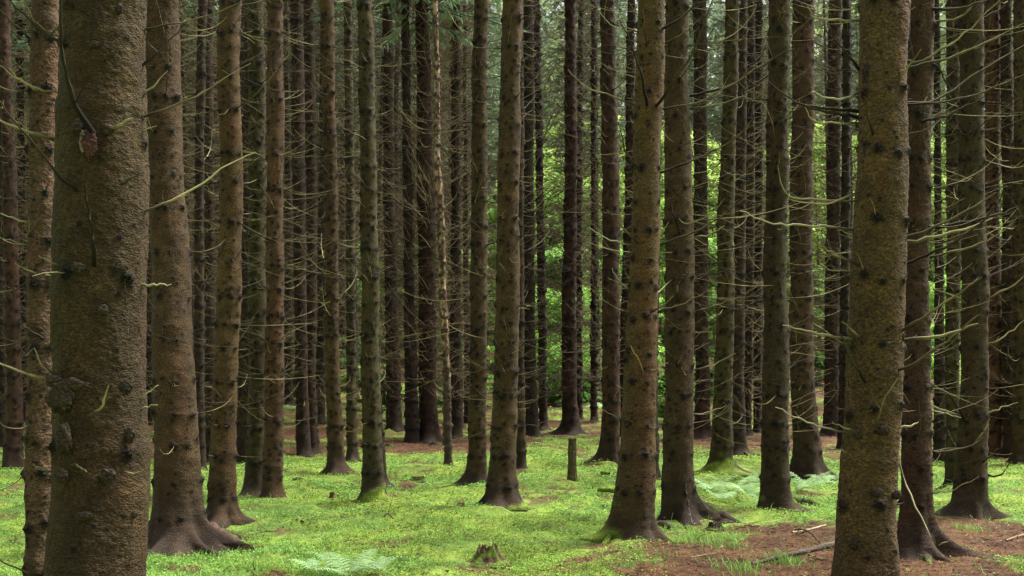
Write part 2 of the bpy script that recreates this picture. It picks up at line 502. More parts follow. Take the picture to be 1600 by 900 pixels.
R_ = math.radians
LONG = [branch_mesh("dead_branch", 1.0, R_(a), R_(b), .0062, ns, 100 + k, M_twig, side=sd) for k, (a, b, ns, sd) in enumerate(
    [(5, 40, 4, .3), (-12, 35, 6, -.4), (0, 25, 3, .2), (-5, 60, 5, .5), (12, 38, 7, -.2), (-20, 25, 4, .0), (-8, 15, 5, .6), (20, 55, 2, -.5), (-25, 50, 3, .3), (8, 8, 6, -.3)])]
LONGD = [branch_mesh("dead_branch", 1.0, R_(a), R_(b), .006, ns, 130 + k, M_twig_dark, side=sd) for k, (a, b, ns, sd) in enumerate(
    [(5, 50, 3, .3), (-10, 45, 5, -.4), (15, 60, 3, .2), (0, 30, 5, -.2)])]
SHORT = [branch_mesh("dead_branch", 1.0, R_(a), R_(b), .016, ns, 160 + k, M_twig, K=7, side=sd, wob=.12) for k, (a, b, ns, sd) in enumerate(
    [(0, 50, 1, .3), (10, 20, 0, -.4), (-20, 30, 2, .5), (25, 70, 1, 0), (-10, -5, 1, .2)])]
PALE = [branch_mesh("dead_branch", 1.0, R_(a), R_(b), .011, ns, 190 + k, M_twig_pale, K=8, side=sd, wob=.08) for k, (a, b, ns, sd) in enumerate(
    [(0, 45, 1, .4), (-15, 40, 2, -.4), (5, 10, 0, .2)])]
STUB = [branch_mesh("branch_stub", 1.0, R_(a), R_(b), .12, 0, 220 + k, M_twig_dark, K=4, side=sd, wob=.2) for k, (a, b, sd) in enumerate([(0, 30, .2), (-20, 10, -.4), (20, 50, .3)])]

# ------------------------------------------------------------------ trunks
class Trunk: pass
BARK_VALUE = .70

def make_tree(nm, label, yb, keys, tint, cat="tree", group="spruce trunks of the glade", roots=(), flare=.35, moss=0.0, mat=None,
              disp=1.0, whorl=.42, nlong=(2, 5), lmul=1.0, algae=.5, knots=True, top=None, Yoverride=None, dark_base=.6, rough_side=None, branch_range=(.5, 99), root_bare=.25, seed=None, customs=()):
    rng = np.random.default_rng(seed if seed is not None else abs(int(keys[0][1] * 31 + keys[-1][1] * 7 + yb)) )
    keys = sorted(keys, key=lambda k: -k[0])              # bottom first
    ky = np.array([k[0] for k in keys], float); kx = np.array([k[1] for k in keys], float); kw = np.array([k[2] for k in keys], float)
    Y = Yoverride or P(kx[0], yb)[1]
    zk = CH + (HZ - ky) * Y / F; Xk = (kx - 800) * Y / F; rk = kw / 2 * Y / F
    base_z = float(ground_z(Xk[0], Y)) - .02
    pxw = Y / 1152
    dz = max(.0065, pxw * (1.25 if Y < 12 else 1.6))
    z_lo = max(base_z - .18, 0 + base_z - .18)
    z_vis = CH + (HZ + 30) * Y / F
    z_top = top if top is not None else max(z_vis + 1.0, 13.0)
    z_fine = min(z_vis, z_top)
    zr = np.arange(z_lo, z_fine, dz)
    if z_top > z_fine:
        zr = np.concatenate([zr, np.linspace(z_fine, z_top, 24)[1:]])
    def interp(zq, vals):
        v = np.interp(zq, zk, vals)
        # extrapolate above and below
        su = (vals[-1] - vals[-2]) / (zk[-1] - zk[-2])
        v = np.where(zq > zk[-1], vals[-1] + su * (zq - zk[-1]), v)
        sd = (vals[1] - vals[0]) / (zk[1] - zk[0])
        v = np.where(zq < zk[0], vals[0] + sd * np.maximum(zq - zk[0], -.3), v)
        return v
    # slight smoothing of the centre line
    def smooth(vals):
        zq = zr
        w = .35
        return (interp(zq - w, vals) + interp(zq, vals) * 2 + interp(zq + w, vals)) / 4
    cx = smooth(Xk); rr = smooth(rk)
    if z_top > z_fine:
        k0 = len(zr) - 23
        f = (zr[k0:] - z_fine) / max(.01, z_top - z_fine)
        cx[k0:] = cx[k0 - 1]
        rr[k0:] = rr[k0 - 1] * (1 - .45 * f)
    rr = np.maximum(rr, .01)
    cx = cx + .035 * (fbm(zr * .9 + 20, zr * 0 + rng.random() * 200, 2, 3) - .5) * min(1.5, rr.mean() / .1)
    for kz_ in np.arange(base_z + .4, zr[-1], whorl):
        rr = rr + .006 * rng.uniform(.2, 1.2) * min(1, rr.mean() / .1) * np.exp(-((zr - kz_ - rng.normal(0, .05)) / .045) ** 2)
    cy = np.full_like(zr, Y) + .03 * np.sin(zr * 1.1 + rng.random() * 6) * (rr.mean() / .15)
    r_mid = float(np.median(rr)); circ = 2 * np.pi * r_mid
    nt = int(np.clip(circ / (dz * 1.05), 14, 210))
    th = np.arange(nt) / nt * 2 * np.pi
    hgt = zr - base_z
    Rm = np.repeat(rr[:, None], nt, 1)
    # outline irregularity
    a = min(1.0, r_mid / .12)
    Rm += a * .013 * (ring_noise(nt, zr, circ, .25, .5, rng) - .5) * 2
    Rm += a * .0045 * disp * (ring_noise(nt, zr, circ, .06, .09, rng) - .5) * 2
    n_f = ring_noise(nt, zr, circ, .022, .016, rng); n_g = ring_noise(nt, zr, circ, .011, .009, rng)
    Rm += disp * .0028 * (n_f - .5) * 2 + disp * .0018 * (n_g - .5) * 2
    # flare at the foot with root lobes
    lob = np.zeros(nt)
    rts = [(t, rng.uniform(.5, 1.3), rng.uniform(.2, .5)) for t in rng.uniform(0, 2 * np.pi, 7)]
    for (t, s, w) in rts:
        d = np.angle(np.exp(1j * (th - t))); lob += s * np.exp(-(d / w) ** 2)
    hh = np.maximum(hgt, 0)[:, None]
    fl = r_mid * flare * 1.35
    s1 = r_mid * 1.6 + .05
    Rm += fl * (.45 + .55 * lob[None, :]) * np.exp(-hh / s1 * 1.6) + fl * .9 * (.3 + lob[None, :]) * np.exp(-hh / s1 * 5)
    rootm = np.zeros_like(Rm)
    for (deg, reach, w, hgt_r) in roots:
        t = math.radians(deg)
        d = np.angle(np.exp(1j * (th - t)))
        prof = np.clip(1 - hh / hgt_r, 0, 1) ** 2.6
        ww = w * (1.0 - .5 * prof) * .72
        wig = .12 * np.sin(hh * 14 + deg)
        Rm += reach * prof * np.exp(-((d[None, :] + wig * prof) / ww) ** 2)
        rootm = np.maximum(rootm, prof * np.exp(-(d[None, :] / ww) ** 2))
    cone = np.exp(-hh / .4)
    Rm += cone * .02 * (ring_noise(nt, zr, circ, .06, .35, rng) - .5) * 2 * (1 + 1.5 * flare) * min(1, r_mid / .1)
    Rm += cone * .006 * (ring_noise(nt, zr, circ, .02, .05, rng) - .5) * 2
    # colours
    tint = np.array(tint) * BARK_VALUE * np.array([1.2, 1.0, .78])
    big = ring_noise(nt, zr, circ, .3, .9, rng)[..., None]
    med = ring_noise(nt, zr, circ, .09, .07, rng)[..., None]
    alg_t = rng.uniform(0, 2 * np.pi) if rough_side is None else math.radians(rough_side)
    alg = (np.cos(th - alg_t) * .5 + .5)[None, :, None] ** 1.5 * .8 + (np.cos(th - alg_t - 2.6) * .5 + .5)[None, :, None] ** 5 * .5
    alg = np.clip(alg * (.3 + 1.2 * big), 0, 1) * algae
    C = tint * (.8 + .4 * med) * (.8 + .4 * big)
    ag = np.array([tint[0] * .95, tint[1] * 1.32, tint[2] * .9])
    C = C * (1 - alg) + ag * alg
    red = smoothstep(.55, .85, ring_noise(nt, zr, circ, .16, .6, rng))[..., None] * .35
    C = C * (1 - red) + C * np.array([1.3, .85, .8]) * red
    # horizontal bands
    band = (ring_noise(nt, zr, circ, .5, .035, rng)[..., None] - .5) * .18
    C = C * (1 + band)
    fl_ = smoothstep(.62, .9, n_f)[..., None]
    C = C * (1 + fl_ * .35)
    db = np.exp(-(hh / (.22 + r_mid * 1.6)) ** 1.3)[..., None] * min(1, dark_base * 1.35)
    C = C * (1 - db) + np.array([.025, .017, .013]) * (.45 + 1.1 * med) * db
    rt_ = (smoothstep(.25, .8, rootm) * (ring_noise(nt, zr, circ, .05, .05, rng) > .45) * min(1, root_bare))[..., None]
    C = C * (1 - rt_) + np.array([.13, .068, .048]) * rt_
    # knots
    kl = []
    zc = base_z + rng.uniform(.25, .5)
    while zc < z_top - .1:
        nk = rng.integers(4, 9); off = rng.random() * 6.28
        for q in range(nk):
            kl.append((zc + rng.normal(0, .02), off + q * 6.283 / nk + rng.normal(0, .2), rng.uniform(.45, 1.35), 1))
        for q in range(rng.integers(14, 26)):
            kl.append((zc + rng.uniform(.04, whorl), rng.random() * 6.283, rng.uniform(.15, .62), 0))
        zc += whorl * rng.uniform(.6, 1.05)
    D = np.zeros_like(Rm)
    if knots:
        for (kz, kt, ks, big_) in kl:
            rad = (.026 if big_ else .017) * ks * (.7 + r_mid / .3) ; rad = min(rad * 1.25, .021 * ks + .008) if big_ else min(rad * 1.2, .014 * ks + .005); rad = max(rad, dz * .9)
            i0, i1 = np.searchsorted(zr, [kz - rad * 3.2, kz + rad * 2.2])
            if i1 <= i0 or i0 >= len(zr): continue
            d = np.angle(np.exp(1j * (th - kt))) * r_mid
            js = np.nonzero(np.abs(d) < rad * 2.6)[0]
            if not len(js): continue
            dd = d[js][None, :]; zz = (zr[i0:i1] - kz)[:, None]
            g = np.exp(-((dd / rad) ** 2 + (np.where(zz < 0, zz * .8, zz * 1.2) / rad) ** 2) * 1.1)
            n = rng.uniform(.3, 1.7, g.shape)
            Rm[np.ix_(range(i0, i1), js)] += g * n * rad * (.62 if big_ else .45)
            D[np.ix_(range(i0, i1), js)] = np.maximum(D[np.ix_(range(i0, i1), js)], np.clip((g * n) ** 1.2 * 2.8, 0, 1))
            if big_:  # whorl collar
                g2 = np.exp(-((dd / rad / 1.8) ** 2 + (zz / rad / 1.6) ** 2))
                D[np.ix_(range(i0, i1), js)] = np.maximum(D[np.ix_(range(i0, i1), js)], g2 * .4 * n)
    D = D[..., None] * .93
    C = C * (1 - D) + np.array([.006, .0045, .004]) * D
    if moss > 0:
        mz = ring_noise(nt, zr, circ, .12, .12, rng)
        mm = smoothstep(.35, .6, moss * np.exp(-hh / (.10 + .12 * moss)) * (.6 + .5 * np.cos(th - alg_t)[None, :]) + (mz - .5) * 1.1)
        mm = mm * smoothstep(.42, .22, hgt[:, None] / (.6 + .5 * moss))
        Rm += mm * .012 * (.5 + ring_noise(nt, zr, circ, .02, .02, rng))
        mc = np.array([.13, .20, .022]) * (.6 + .8 * ring_noise(nt, zr, circ, .02, .02, rng)[..., None])
        C = C * (1 - mm[..., None]) + mc * mm[..., None]
    V = np.stack([cx[:, None] + Rm * np.cos(th), cy[:, None] + Rm * np.sin(th), np.repeat(zr[:, None], nt, 1)], -1)
    bx = float(np.interp(base_z, zr, cx)); by = float(np.interp(base_z, zr, cy))
    base = np.array([bx, by, base_z])
    I = np.arange(len(zr) * nt).reshape(len(zr), nt)
    I2 = np.roll(I, -1, axis=1)
    Q = np.stack([I[:-1], I2[:-1], I2[1:], I[1:]], -1).reshape(-1, 4)
    root = empty(nm, base, label, cat, group)
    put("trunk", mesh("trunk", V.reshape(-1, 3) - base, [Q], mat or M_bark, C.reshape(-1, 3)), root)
    T = Trunk(); T.root = root; T.base = base; T.Y = Y; T.zr = zr; T.cx = cx; T.cy = cy; T.rr = rr; T.kl = kl; T.rng = rng; T.base_z = base_z; T.z_top = z_top; T.z_vis = z_vis
    T.lmul = lmul; T.nlong = nlong; T.label = label
    return T

def surf(T, z, t, inset=.006):
    cx = np.interp(z, T.zr, T.cx); cy = np.interp(z, T.zr, T.cy); r = np.interp(z, T.zr, T.rr) - inset
    return np.array([cx + r * math.cos(t), cy + r * math.sin(t), z])

def add_branches(T, limit=96, dens=1.0, thin=1.0, low=.45, pale=.08):
    """each dead branch is a part of its own; whorl knots first"""
    rng = T.rng
    n = 0
    cand = [k for k in T.kl if k[3] and T.base_z + low < k[0] < T.z_vis + .3]
    cand = cand + [(k[0] + rng.normal(0, .03), k[1] + rng.normal(0, .5), k[2], 1) for k in cand] if dens > 1.6 else cand
    rng.shuffle(cand)
    for (z, t, s, _) in cand:
        z = float(z); t = float(t)
        if n >= limit: break
        h = z - T.base_z
        u = rng.random()
        p = surf(T, z, t)
        pl = dens * min(1, .25 + .3 * h)
        if u < pl * .62:
            L = rng.uniform(.35, 1.25) * T.lmul * min(1, .45 + h * .22)
            lib = LONGD if rng.random() < .30 else LONG
            if rng.random() < pale: lib = PALE; L *= .35
            o = put("dead_branch", lib[rng.integers(len(lib))], T.root, p - T.base, (rng.normal(0, .15), rng.normal(0, .16), t + rng.normal(0, .25)), (L, L, L * rng.choice([1, 1, 1, .6])))
            k = thin
            o.scale = (L, L * 1.0, o.scale[2])
            n += 1
        elif u < pl * .62 + .22:
            L = rng.uniform(.06, .26)
            o = put("dead_branch", SHORT[rng.integers(len(SHORT))], T.root, p - T.base, (rng.normal(0, .3), rng.normal(0, .3), t + rng.normal(0, .4)), (L,) * 3)
            n += 1
        elif u < pl * .62 + .6:
            L = rng.uniform(.03, .085)
            put("branch_stub", STUB[rng.integers(len(STUB))], T.root, p - T.base, (rng.normal(0, .3), rng.normal(0, .3), t + rng.normal(0, .4)), (L,) * 3)
            n += 1
    # thin twigs between whorls
    small = [k for k in T.kl if not k[3] and T.base_z + low < k[0] < T.z_vis]
    rng.shuffle(small)
    for (z, t, s, _) in small[:max(0, int((limit - n) * .5 * dens))]:
        z = float(z); t = float(t); L = rng.uniform(.1, .38)
        lib = LONG if rng.random() < .8 else PALE
        put("dead_branch", lib[rng.integers(len(lib))], T.root, surf(T, z, t) - T.base, (0, rng.normal(0, .35), t + rng.normal(0, .5)), (L, L, L))

def catmull(p, n=5):
    p = np.array(p, float)
    q = np.concatenate([[2 * p[0] - p[1]], p, [2 * p[-1] - p[-2]]])
    out = []
    for i in range(1, len(q) - 2):
        for t in np.arange(n) / n:
            a, b, c, d = q[i - 1], q[i], q[i + 1], q[i + 2]
            out.append(.5 * (2 * b + (c - a) * t + (2 * a - 5 * b + 4 * c - d) * t * t + (3 * b - a - 3 * c + d) * t ** 3))
    out.append(p[-1])
    return np.array(out)

def custom_branch(T, pts, w, kind="o", fwd=None, nsub=3):
    """a branch that leaves the trunk at its first pixel point and passes the others; w = thickness in pixels"""
    rng = T.rng
    x0, y0 = pts[0]
    z = CH + (HZ - y0) * T.Y / F
    cx = float(np.interp(z, T.zr, T.cx)); r = float(np.interp(z, T.zr, T.rr))
    X = (x0 - 800) * T.Y / F
    dx = X - cx
    if abs(dx) < r * .88:
        D0 = T.Y - math.sqrt(max(0, r * r - dx * dx)) + .004
        f = .5 if fwd is None else fwd
    else:
        D0 = T.Y; f = rng.uniform(-.25, .25) if fwd is None else fwd
        x0 = 800 + (cx + math.copysign(r * .93, dx)) * F / T.Y
    q = [(x0, y0)] + list(pts[1:])
    if len(q) == 2: q = [q[0], ((q[0][0] + q[1][0]) / 2, (q[0][1] + q[1][1]) / 2 + 1.5), q[1]]
    acc = 0; out = []
    for i, (x, y) in enumerate(q):
        if i: acc += math.hypot(x - q[i - 1][0], y - q[i - 1][1]) * T.Y / F
        D = D0 - f * acc
        out.append(((x - 800) * D / F, D, CH + (HZ - y) * D / F))
    path = catmull(out, 4)
    K = len(path)
    path[1:] += rng.normal(0, .0022 * min(3, T.Y / 5), (K - 1, 3)) * 1.2
    r0 = w * .8 / 2 * T.Y / F
    R = r0 * np.linspace(1.15, .35, K) * (1 + .08 * rng.normal(0, 1, K))
    V, Q = tubes(path[None], R[None], 8)
    Vs = [V]; Qs = [Q]
    if nsub:
        subs, rad = with_subs(path, r0 * .8, nsub, rng, sublen=(.06, .28), start=.15)
        V2, Q2 = tubes(np.array(subs), np.array(rad), 5); Vs.append(V2); Qs.append(Q2 + len(V))
    m = {"o": M_twig, "d": M_twig_dark, "p": M_twig_pale}[kind]
    VV = np.concatenate(Vs)
    Lt_ = max(.05, float(np.linalg.norm(path[-1] - path[0])))
    put("dead_branch", mesh("dead_branch", VV - T.base, [np.concatenate(Qs)], m, base_tone(VV, Lt_, path[0])), T.root)

BR = (.088, .058, .028)     # brown
OL = (.070, .066, .026)     # olive
RD = (.085, .046, .030)     # reddish
DK = (.042, .030, .021)     # dark
GR = (.105, .080, .048)     # pale greyish scaly

def K3(c0, c3, c6, cb, w0, w3, w6, yb, wb=None):
    return [(0, c0, w0), (300, c3, w3), (600, c6, w6), (yb, cb, wb or w6 + 2)]

trees = {}
def add(key, *a, **k):
    trees[key] = make_tree("spruce_tree", *a, **k)
    return trees[key]

# --- nearest trunks
C = add("C", "thickest trunk, close up, with burls, resin scar and mossy brown bark", 1100, [(0, 159, 132), (300, 153, 137), (600, 150, 144), (900, 149, 150), (1090, 148, 158)],
        (.052, .036, .018), Yoverride=5.45, mat=M_bark, disp=1.0, algae=.9, rough_side=185, whorl=.8, dark_base=.3, flare=.06)
B = add("B", "slim trunk with pale scaly flaking bark just behind the thickest trunk", 945, [(0, 70, 41), (300, 66, 41), (600, 62, 41), (900, 55, 41)], (.088, .064, .046), mat=M_scaly, disp=1.2, algae=.1, whorl=.4, flare=.2, dark_base=.3)
GG = add("GG", "thick near trunk of flaky brown bark fringed with long bare side branches", 962, [(0, 1381, 73), (300, 1377, 77), (600, 1368, 81), (880, 1357, 95)], (.084, .060, .031), mat=M_scaly, disp=.9, algae=.35, whorl=.6, flare=.3, dark_base=.2)
HH = add("HH", "dark reddish trunk with wide root flare tucked behind the flaky branchy trunk", 866, [(0, 1437, 40), (300, 1434, 41), (600, 1428, 43), (780, 1430, 48)], (.066, .043, .030), mat=M_bark, disp=1.3, algae=.3, flare=.6,
         roots=[(-15, .40, .35, .42), (-70, .22, .3, .3), (-120, .12, .3, .25), (20, .3, .3, .35)], dark_base=.6, lmul=.8)
D = add("D", "stout brown trunk with sprawling roots bared at its foot beside the thickest trunk", 853, [(0, 252, 55), (300, 260, 56), (600, 273, 65), (760, 282, 72)], (.074, .052, .032), disp=1.0, algae=.4, flare=.6,
        roots=[(-20, .55, .22, .42), (-52, .42, .2, .3), (-100, .28, .22, .26), (-150, .22, .25, .3), (180, .25, .25, .4), (10, .38, .2, .3), (-75, .3, .18, .22), (-35, .5, .15, .25)], dark_base=.75, lmul=.8, root_bare=.8)
Fp = add("F", "light brown speckled trunk with small rooted foot behind the bare-rooted stout trunk", 812, [(0, 361, 33), (300, 359, 35), (600, 354, 37), (760, 347, 40)], (.096, .070, .034), algae=.3, flare=.5, roots=[(-30, .25, .25, .3), (-150, .1, .3, .2)], dark_base=.6)
X = add("X", "pale olive brown trunk with mossy foot, front one of the close pair", 838, [(0, 1016, 41), (300, 1012, 43), (600, 1002, 50), (760, 994, 58)], (.108, .082, .040), disp=1.0, algae=.5, rough_side=200, flare=.5, moss=.85,
        roots=[(-30, .2, .3, .3), (-160, .12, .3, .3)], dark_base=.65)
Yt = add("Yt", "trunk streaked with white resin low down, long root running sideways", 812, [(0, 1057, 37), (300, 1062, 41), (600, 1061, 44), (780, 1061, 48)], (.072, .056, .032), algae=.35, flare=.3, roots=[(-8, .34, .25, .5), (-60, .1, .3, .2)], dark_base=.8)
DD = add("DD", "dark straight trunk with greenish edge standing beside the fern patch", 795, [(0, 1219, 33), (300, 1214, 33), (600, 1212, 40), (740, 1211, 44)], (.056, .047, .026), algae=.7, rough_side=-10, flare=.35, roots=[(-5, .12, .3, .25)], moss=.5, dark_base=.5)
JJ = add("JJ", "dark trunk with one olive side and spread roots at edge of needle litter", 806, [(0, 1518, 37), (300, 1520, 37), (600, 1521, 42), (740, 1516, 46)], (.058, .046, .027), algae=.6, rough_side=190, flare=.5, roots=[(200, .38, .22, .3), (-15, .2, .25, .3), (-80, .12, .3, .2)], dark_base=.55)
S = add("S", "leaning brown trunk with olive edge and dark mossy root foot mid glade", 792, [(0, 802, 32), (300, 794, 34), (600, 789, 38), (730, 785, 42)], (.084, .062, .034), algae=.7, rough_side=190, flare=.5, roots=[(195, .16, .3, .32), (-30, .14, .25, .28), (-90, .08, .3, .2)], moss=.5, dark_base=.75)
Lt = add("L", "straight olive green trunk with bright mossy foot alone in the glade", 785, [(0, 571, 24), (300, 576, 26), (600, 580, 28), (750, 583, 31)], (.062, .060, .028), algae=.5, rough_side=0, flare=.55, moss=1.2, roots=[(-20, .12, .3, .22), (200, .1, .3, .2)], dark_base=.6, lmul=.7)
Ht = add("H", "slender rusty brown trunk with mossy foot beside an olive brown trunk", 782, [(0, 430, 24), (300, 430, 26), (600, 429, 28), (740, 427, 30)], (.090, .063, .038), algae=.2, flare=.35, moss=.8, dark_base=.35, lmul=.8)
Gt = add("G", "olive brown shaded trunk half hidden behind the slender rusty trunk", 776, [(0, 401, 26), (300, 402, 27), (600, 402, 27), (740, 400, 29)], (.062, .056, .028), algae=.6, flare=.45, dark_base=.5)
# --- second row
Rt = add("R", "brown trunk with root foot just behind the leaning olive-edged trunk", 758, K3(751, 748, 748, 745, 23, 24, 26, 700, 29), (.074, .056, .030), algae=.5, flare=.55, moss=.3, roots=[(200, .1, .3, .2)])
EE = add("EE", "broad reddish dark trunk with spread foot, ferns growing against it", 746, K3(1255, 1251, 1254, 1260, 33, 34, 36, 700, 40), (.064, .044, .028), algae=.3, flare=.5, roots=[(-20, .22, .3, .35)], dark_base=.6)
AA = add("AA", "olive brown trunk with flared green mossy foot behind the fern patch", 737, K3(1143, 1136, 1130, 1128, 21, 24, 28, 690, 33), (.072, .060, .029), algae=.6, flare=.7, moss=1.1, roots=[(-15, .2, .3, .3)])
W = add("W", "dark reddish trunk next to the pale brown close pair, small flared foot", 723, K3(949, 954, 956, 955, 22, 27, 28, 690, 30), (.060, .036, .025), algae=.2, flare=.45)
J = add("J", "thin trunk with wide root foot, brown above and olive below", 738, K3(511, 517, 519, 524, 21, 20, 22, 700, 26), (.080, .056, .028), algae=.6, flare=.8, roots=[(-15, .16, .3, .25), (195, .1, .3, .2)])
Kt = add("K", "thin olive trunk just beside the one with the wide root foot", 720, K3(543, 547, 549, 550, 12, 14, 15, 690, 17), (.060, .052, .026), algae=.7, flare=.5)
A = add("A", "dark reddish trunk near the frame edge beyond the thickest trunk", 730, K3(6, 16, 21, 21, 17, 21, 23, 690, 27), (.056, .034, .024), algae=.15, flare=.5, roots=[(-20, .1, .3, .3)])
E1 = add("E1", "very dark trunk, slimmer one of a pair behind the stout rooted trunk", 735, K3(317, 311, 312, 313, 13, 14, 15, 700, 17), DK, algae=.2, flare=.4)
E2 = add("E2", "very dark trunk touching its slimmer twin behind the stout rooted trunk", 722, K3(325, 325, 327, 328, 15, 17, 17, 690, 18), (.050, .036, .025), algae=.2, flare=.4)
Fb = add("Fb", "dark brown trunk close behind the light brown speckled trunk", 723, K3(392, 386, 384, 384, 20, 24, 26, 690, 28), (.044, .032, .022), algae=.3, flare=.3)
I1 = add("I1", "dark slim trunk, first of two standing shoulder to shoulder", 712, K3(464, 467, 471, 474, 19, 19, 19, 680, 21), (.044, .029, .021), algae=.2, flare=.3)
I2 = add("I2", "dark slim trunk, second of two standing shoulder to shoulder", 708, K3(483, 486, 485, 487, 15, 19, 17, 680, 19), (.052, .036, .024), algae=.2, flare=.3)
Ot = add("O", "thick blackish red trunk with twiggy sides beside the pale peeling snag", 690, K3(659, 666, 668, 671, 19, 27, 26, 665, 27), (.046, .027, .020), algae=.1, flare=.5, roots=[(-10, .22, .3, .3)])
Nt = add("N", "blackish straight trunk overlapping the thick blackish red one", 691, K3(633, 637, 642, 643, 12, 13, 19, 665, 21), (.034, .024, .019), algae=.2, flare=.3)
Ut = add("U", "dark reddish trunk with symmetric flared foot behind the snapped stump post", 678, K3(892, 891, 889, 890, 16, 19, 23, 650, 26), (.052, .030, .022), algae=.15, flare=.8, roots=[(-10, .4, .3, .35), (190, .3, .3, .35)])
T2 = add("T2", "dark trunk directly behind the leaning olive-edged trunk", 682, K3(826, 825, 829, 831, 15, 18, 18, 660, 20), (.036, .026, .02), algae=.3, flare=.4)
T3 = add("T3", "thin dark bare trunk at the rim of the bright leafy gap", 671, K3(838, 844, 848, 849, 9, 11, 12, 650, 14), (.036, .024, .019), algae=.1, flare=.5)
T1 = add("T1", "thin brown trunk showing past the leaning olive-edged trunk", 733, K3(812, 812, 811, 813, 12, 13, 15, 700, 17), (.062, .045, .026), algae=.3, flare=.5)
Vt = add("V", "very thin trunk standing before the bright leafy gap", 660, K3(928, 928, 928, 928, 7, 8, 9, 640, 10), (.05, .035, .024), algae=.2, flare=.8)
V2 = add("V2", "very thin trunk beside the dark trunk with symmetric foot", 655, K3(908, 905, 905, 905, 7, 8, 9, 640, 9), (.055, .04, .028), algae=.2, flare=.5)
W2 = add("W2", "slim brown trunk peeping out behind the dark reddish small-footed trunk", 682, K3(987, 983, 974, 971, 12, 13, 13, 650, 15), (.05, .034, .024), algae=.2, flare=.4)
Z1 = add("Z1", "brown trunk showing past the resin-streaked trunk", 683, K3(1094, 1094, 1097, 1097, 20, 20, 22, 650, 24), (.052, .037, .024), algae=.3, flare=.5, roots=[(-10, .2, .3, .3)])
BB = add("BB", "brown trunk just behind the trunk with flared mossy foot", 708, K3(1160, 1157, 1152, 1152, 15, 16, 20, 680, 24), (.050, .034, .023), algae=.2, flare=.6)
CC = add("CC", "slim brown trunk near the dark greenish-edged trunk", 680, K3(1172, 1172, 1168, 1167, 12, 13, 14, 660, 15), (.046, .034, .023), algae=.3, flare=.4)
C2 = add("C2", "slim dark trunk touching the dark greenish-edged trunk", 675, K3(1186, 1185, 1183, 1183, 10, 11, 12, 660, 13), (.038, .028, .02), algae=.3, flare=.4)
F1 = add("FF1", "blurred brown trunk left of its thinner twin before the flaky near trunk", 680, K3(1304, 1303, 1300, 1300, 19, 21, 23, 650, 25), (.046, .032, .024), algae=.3, flare=.4)
F2 = add("FF2", "thinner dark twin close against the flaky branchy near trunk", 702, K3(1323, 1322, 1318, 1318, 12, 13, 14, 680, 16), (.040, .032, .023), algae=.3, flare=.4)
II = add("II", "olive trunk half behind the dark trunk with spread roots", 762, K3(1490, 1490, 1489, 1488, 20, 22, 20, 720, 22), (.058, .052, .026), algae=.7, flare=.3)
IJ = add("IJ", "slim dark trunk in the gap beside the dark reddish flared trunk", 723, K3(1462, 1466, 1468, 1468, 9, 10, 16, 700, 18), (.038, .028, .021), algae=.3, flare=.4)
KK = add("KK", "pinkish red barked trunk beyond the dark trunk with spread roots", 714, K3(1550, 1550, 1552, 1553, 22, 23, 27, 690, 29), (.110, .062, .046), algae=.1, flare=.3, dark_base=.3)
LL = add("LL", "dark brown trunk beside the pinkish red barked one", 716, K3(1573, 1574, 1577, 1578, 16, 18, 20, 690, 22), (.050, .034, .026), algae=.2, flare=.4)
MM = add("MM", "light olive trunk cut by the frame edge past the pinkish one", 722, K3(1597, 1598, 1598, 1598, 26, 28, 30, 690, 32), (.080, .060, .034), algae=.5, flare=.3)
Qt = add("Q", "slim dark trunk just past the pale peeling snag", 683, K3(713, 712, 711, 711, 11, 14, 17, 660, 19), (.044, .03, .022), algae=.2, flare=.6)
Mt = add("M", "dull brown trunk in the dense stand behind the lone olive trunk", 672, K3(606, 608, 615, 615, 15, 17, 22, 650, 24), (.05, .036, .026), algae=.2, flare=.3)
Hid1 = add("h1", "trunk whose foot shows past the thickest trunk, crown side hidden", 783, K3(206, 208, 210, 214, 24, 25, 26, 740, 28), (.06, .044, .028), algae=.3, flare=.6, roots=[(-10, .1, .3, .3)])
Hid2 = add("h2", "trunk hidden behind the lone olive trunk, only its foot showing", 757, K3(577, 580, 586, 591, 16, 17, 18, 720, 20), (.05, .04, .026), algae=.3, flare=.7)
Hid3 = add("h3", "trunk hidden between the close pair, dark root foot showing", 753, K3(1022, 1022, 1018, 1017, 18, 20, 20, 720, 24), (.048, .036, .026), algae=.3, flare=.6, roots=[(-10, .12, .3, .3)])
l1 = add("l1", "brown trunk between the thickest and the bare-rooted trunk, far off", 655, K3(233, 233, 234, 234, 10, 11, 12, 640, 13), (.045, .034, .026), algae=.2, flare=.4)
l2 = add("l2", "dim trunk showing past the dark reddish trunk at the frame edge", 658, K3(30, 33, 38, 38, 9, 10, 12, 640, 13), (.045, .034, .024), algae=.2, flare=.4)
l3 = add("l3", "dim trunk cut by the frame edge, beyond the dark reddish one", 700, K3(2, 2, 1, 1, 12, 12, 14, 680, 15), (.04, .03, .022), algae=.2, flare=.4)

